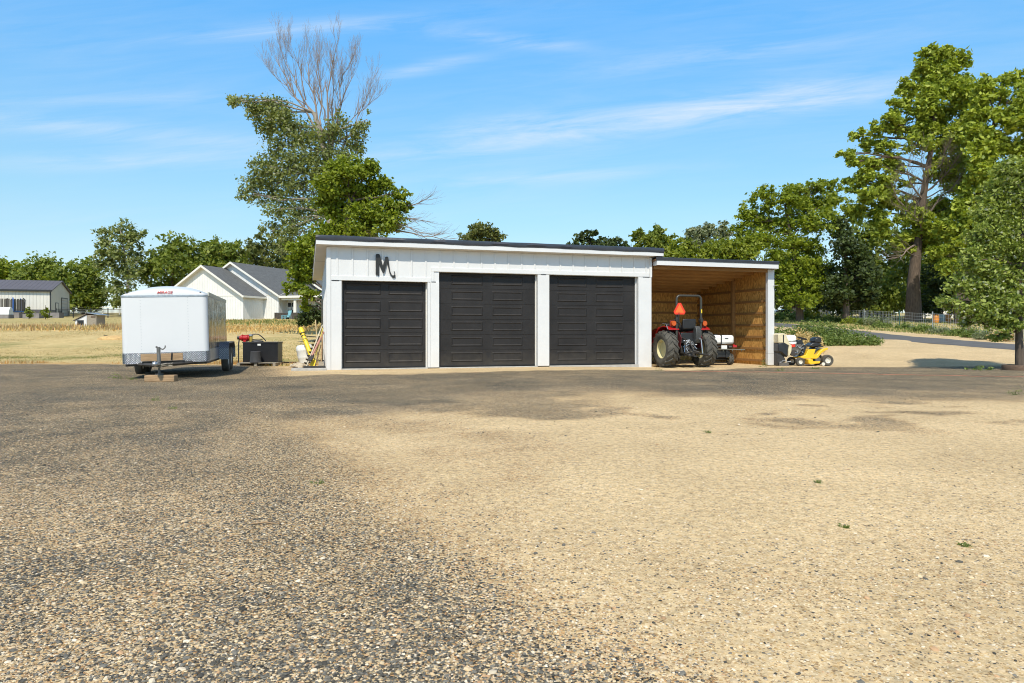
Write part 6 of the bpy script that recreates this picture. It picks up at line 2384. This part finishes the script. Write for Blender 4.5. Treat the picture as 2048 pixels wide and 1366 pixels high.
for i, (px, d, r, h, lf, lab) in enumerate((
        (1562, 86, 1.8, 1.0, 'weed', 'green weeds in front of the hood of the parked car'),
        (1592, 84, 2.0, 1.1, 'weed', 'green weeds in front of the rear wheel of the parked car'),
        (1622, 82, 1.0, 2.2, 'yellow', 'upright yellow-green weed right behind the parked car'),
        (1645, 80, 1.6, .9, 'weed', 'grey-green weeds left of the light blue trestle'),
        (1676, 74, 1.6, .9, 'weed', 'green weeds right of the light blue trestle'),
        (1705, 70, 1.2, .6, 'yellow', 'low yellow-green weeds left of the tallest thin fence post'),
        (1734, 66, 1.0, .8, 'weed', 'round green weed at the foot of the thin pale fence post'),
        (1755, 63, 1.3, 1.0, 'silver', 'pale greyish dried bush along the wire fence'),
        (1762, 60, .9, .5, 'weed', 'dark green weed at the foot of the pale dried bush'),
        (1811, 56, .8, .45, 'weed', 'small green weed right of the green fence post under the thick trunk'),
        (1850, 51, 1.1, .55, 'weed', 'green weed clump left of the dark thin post'),
        (1888, 48, 1.0, .55, 'silver', 'greyish dry weeds right of the dark thin post'),
        (1922, 45, 1.0, .6, 'weed', 'green weeds just left of the wooden fence post'),
        (1952, 43, .9, .65, 'weed', 'green weeds just right of the wooden fence post'),
        (1985, 41, 1.1, .6, 'silver', 'grey dry brush between the wooden post and the young tree'),
        (2012, 39.5, 1.0, .6, 'straw', 'straw coloured brush directly left of the young tree trunk'))):
    weed('fence_weed', lab, px, d, [(0, 0, r * .6, h), (-r * .5, .2, r * .5, h * .75), (r * .5, -.1, r * .5, h * .7)], lf, .0014 * d + .01, 1300, VW)
TW = 'small weeds growing in the yard'
for px, py, r, h, lab in ((1958, 735, .42, .16, 'flat green weed patch at the gravel edge below the tree shadow'), (1632, 733, .16, .10, 'weed patch just right of the lawn tractor rear wheel'), (1560, 737, .14, .10, 'green sprig below the front wheel of the lawn tractor'),
                          (1528, 729, .16, .22, 'bushy weed at the inner foot of the lean-to post'), (1316, 738, .10, .10, 'tiny weed under the left rear tyre of the tractor'), (542, 732, .10, .14, 'weed in front of the right corner of the pallet'),
                          (238, 757, .16, .16, 'weed at the front left corner of the trailer'), (264, 759, .10, .12, 'smaller weed between the trailer corner and the timber block'), (2030, 790, .12, .12, 'weed in the tan gravel by the right edge of the photo'),
                          (634, 968, .05, .03, 'sprawling weed in the gravel below the left end of the garage'), (1690, 1056, .02, .02, 'dark green sprig right of centre in the near gravel'), (1930, 1093, .018, .02, 'sprig near the right edge of the near gravel'),
                          (1636, 966, .025, .02, 'sprig in the gravel straight below the lawn tractor'), (1418, 865, .035, .03, 'sprig in the tan gravel straight below the tractor'), (310, 802, .10, .07, 'weed in the dark gravel below the timber block'), (345, 818, .07, .06, 'weed in the dark gravel, next below the one under the timber block')):
    d = F * CAM_Z / (py - HY)
    weed('yard_weed', lab, px, d, [(0, 0, r, h), (-r * .7, .03, r * .6, h * .7), (r * .6, 0, r * .6, h * .6)], 'weed', max(.006, r * .10), 160, TW, 'weed')
# cord on the gravel
P = []
for k in range(60):
    px = 1330 + k * 12.4
    py = 741 + 14 * (k / 59) + 1.5 * mnoise.noise(Vector((k * .35, 2, 0)))
    d = F * CAM_Z / (py - HY)
    P.append(((px - CX) / F * d, d + .05 * mnoise.noise(Vector((k * .9, 7, 0))), .02))
P = [(x, y, gz(x, y) + .012) for x, y, z in P]
tag(MB().tube(P, .006, 5).build('ground_cord', CORD, None), 'thin orange-red cord lying across the gravel in front of the lean-to', 'cord')
d = F * CAM_Z / (1050 - HY)
a, b = gp(502, d), gp(560, d * 1.01)
st = empty('dry_stick', a, 0, 'thin dry stick lying on the near gravel left of centre', 'stick')
MB().tube([(0, 0, .008), ((b.x - a.x) * .5, .02, .012), (b.x - a.x, .0, .008)], [.004, .005, .003], 6).build('shaft', WOOD, st)
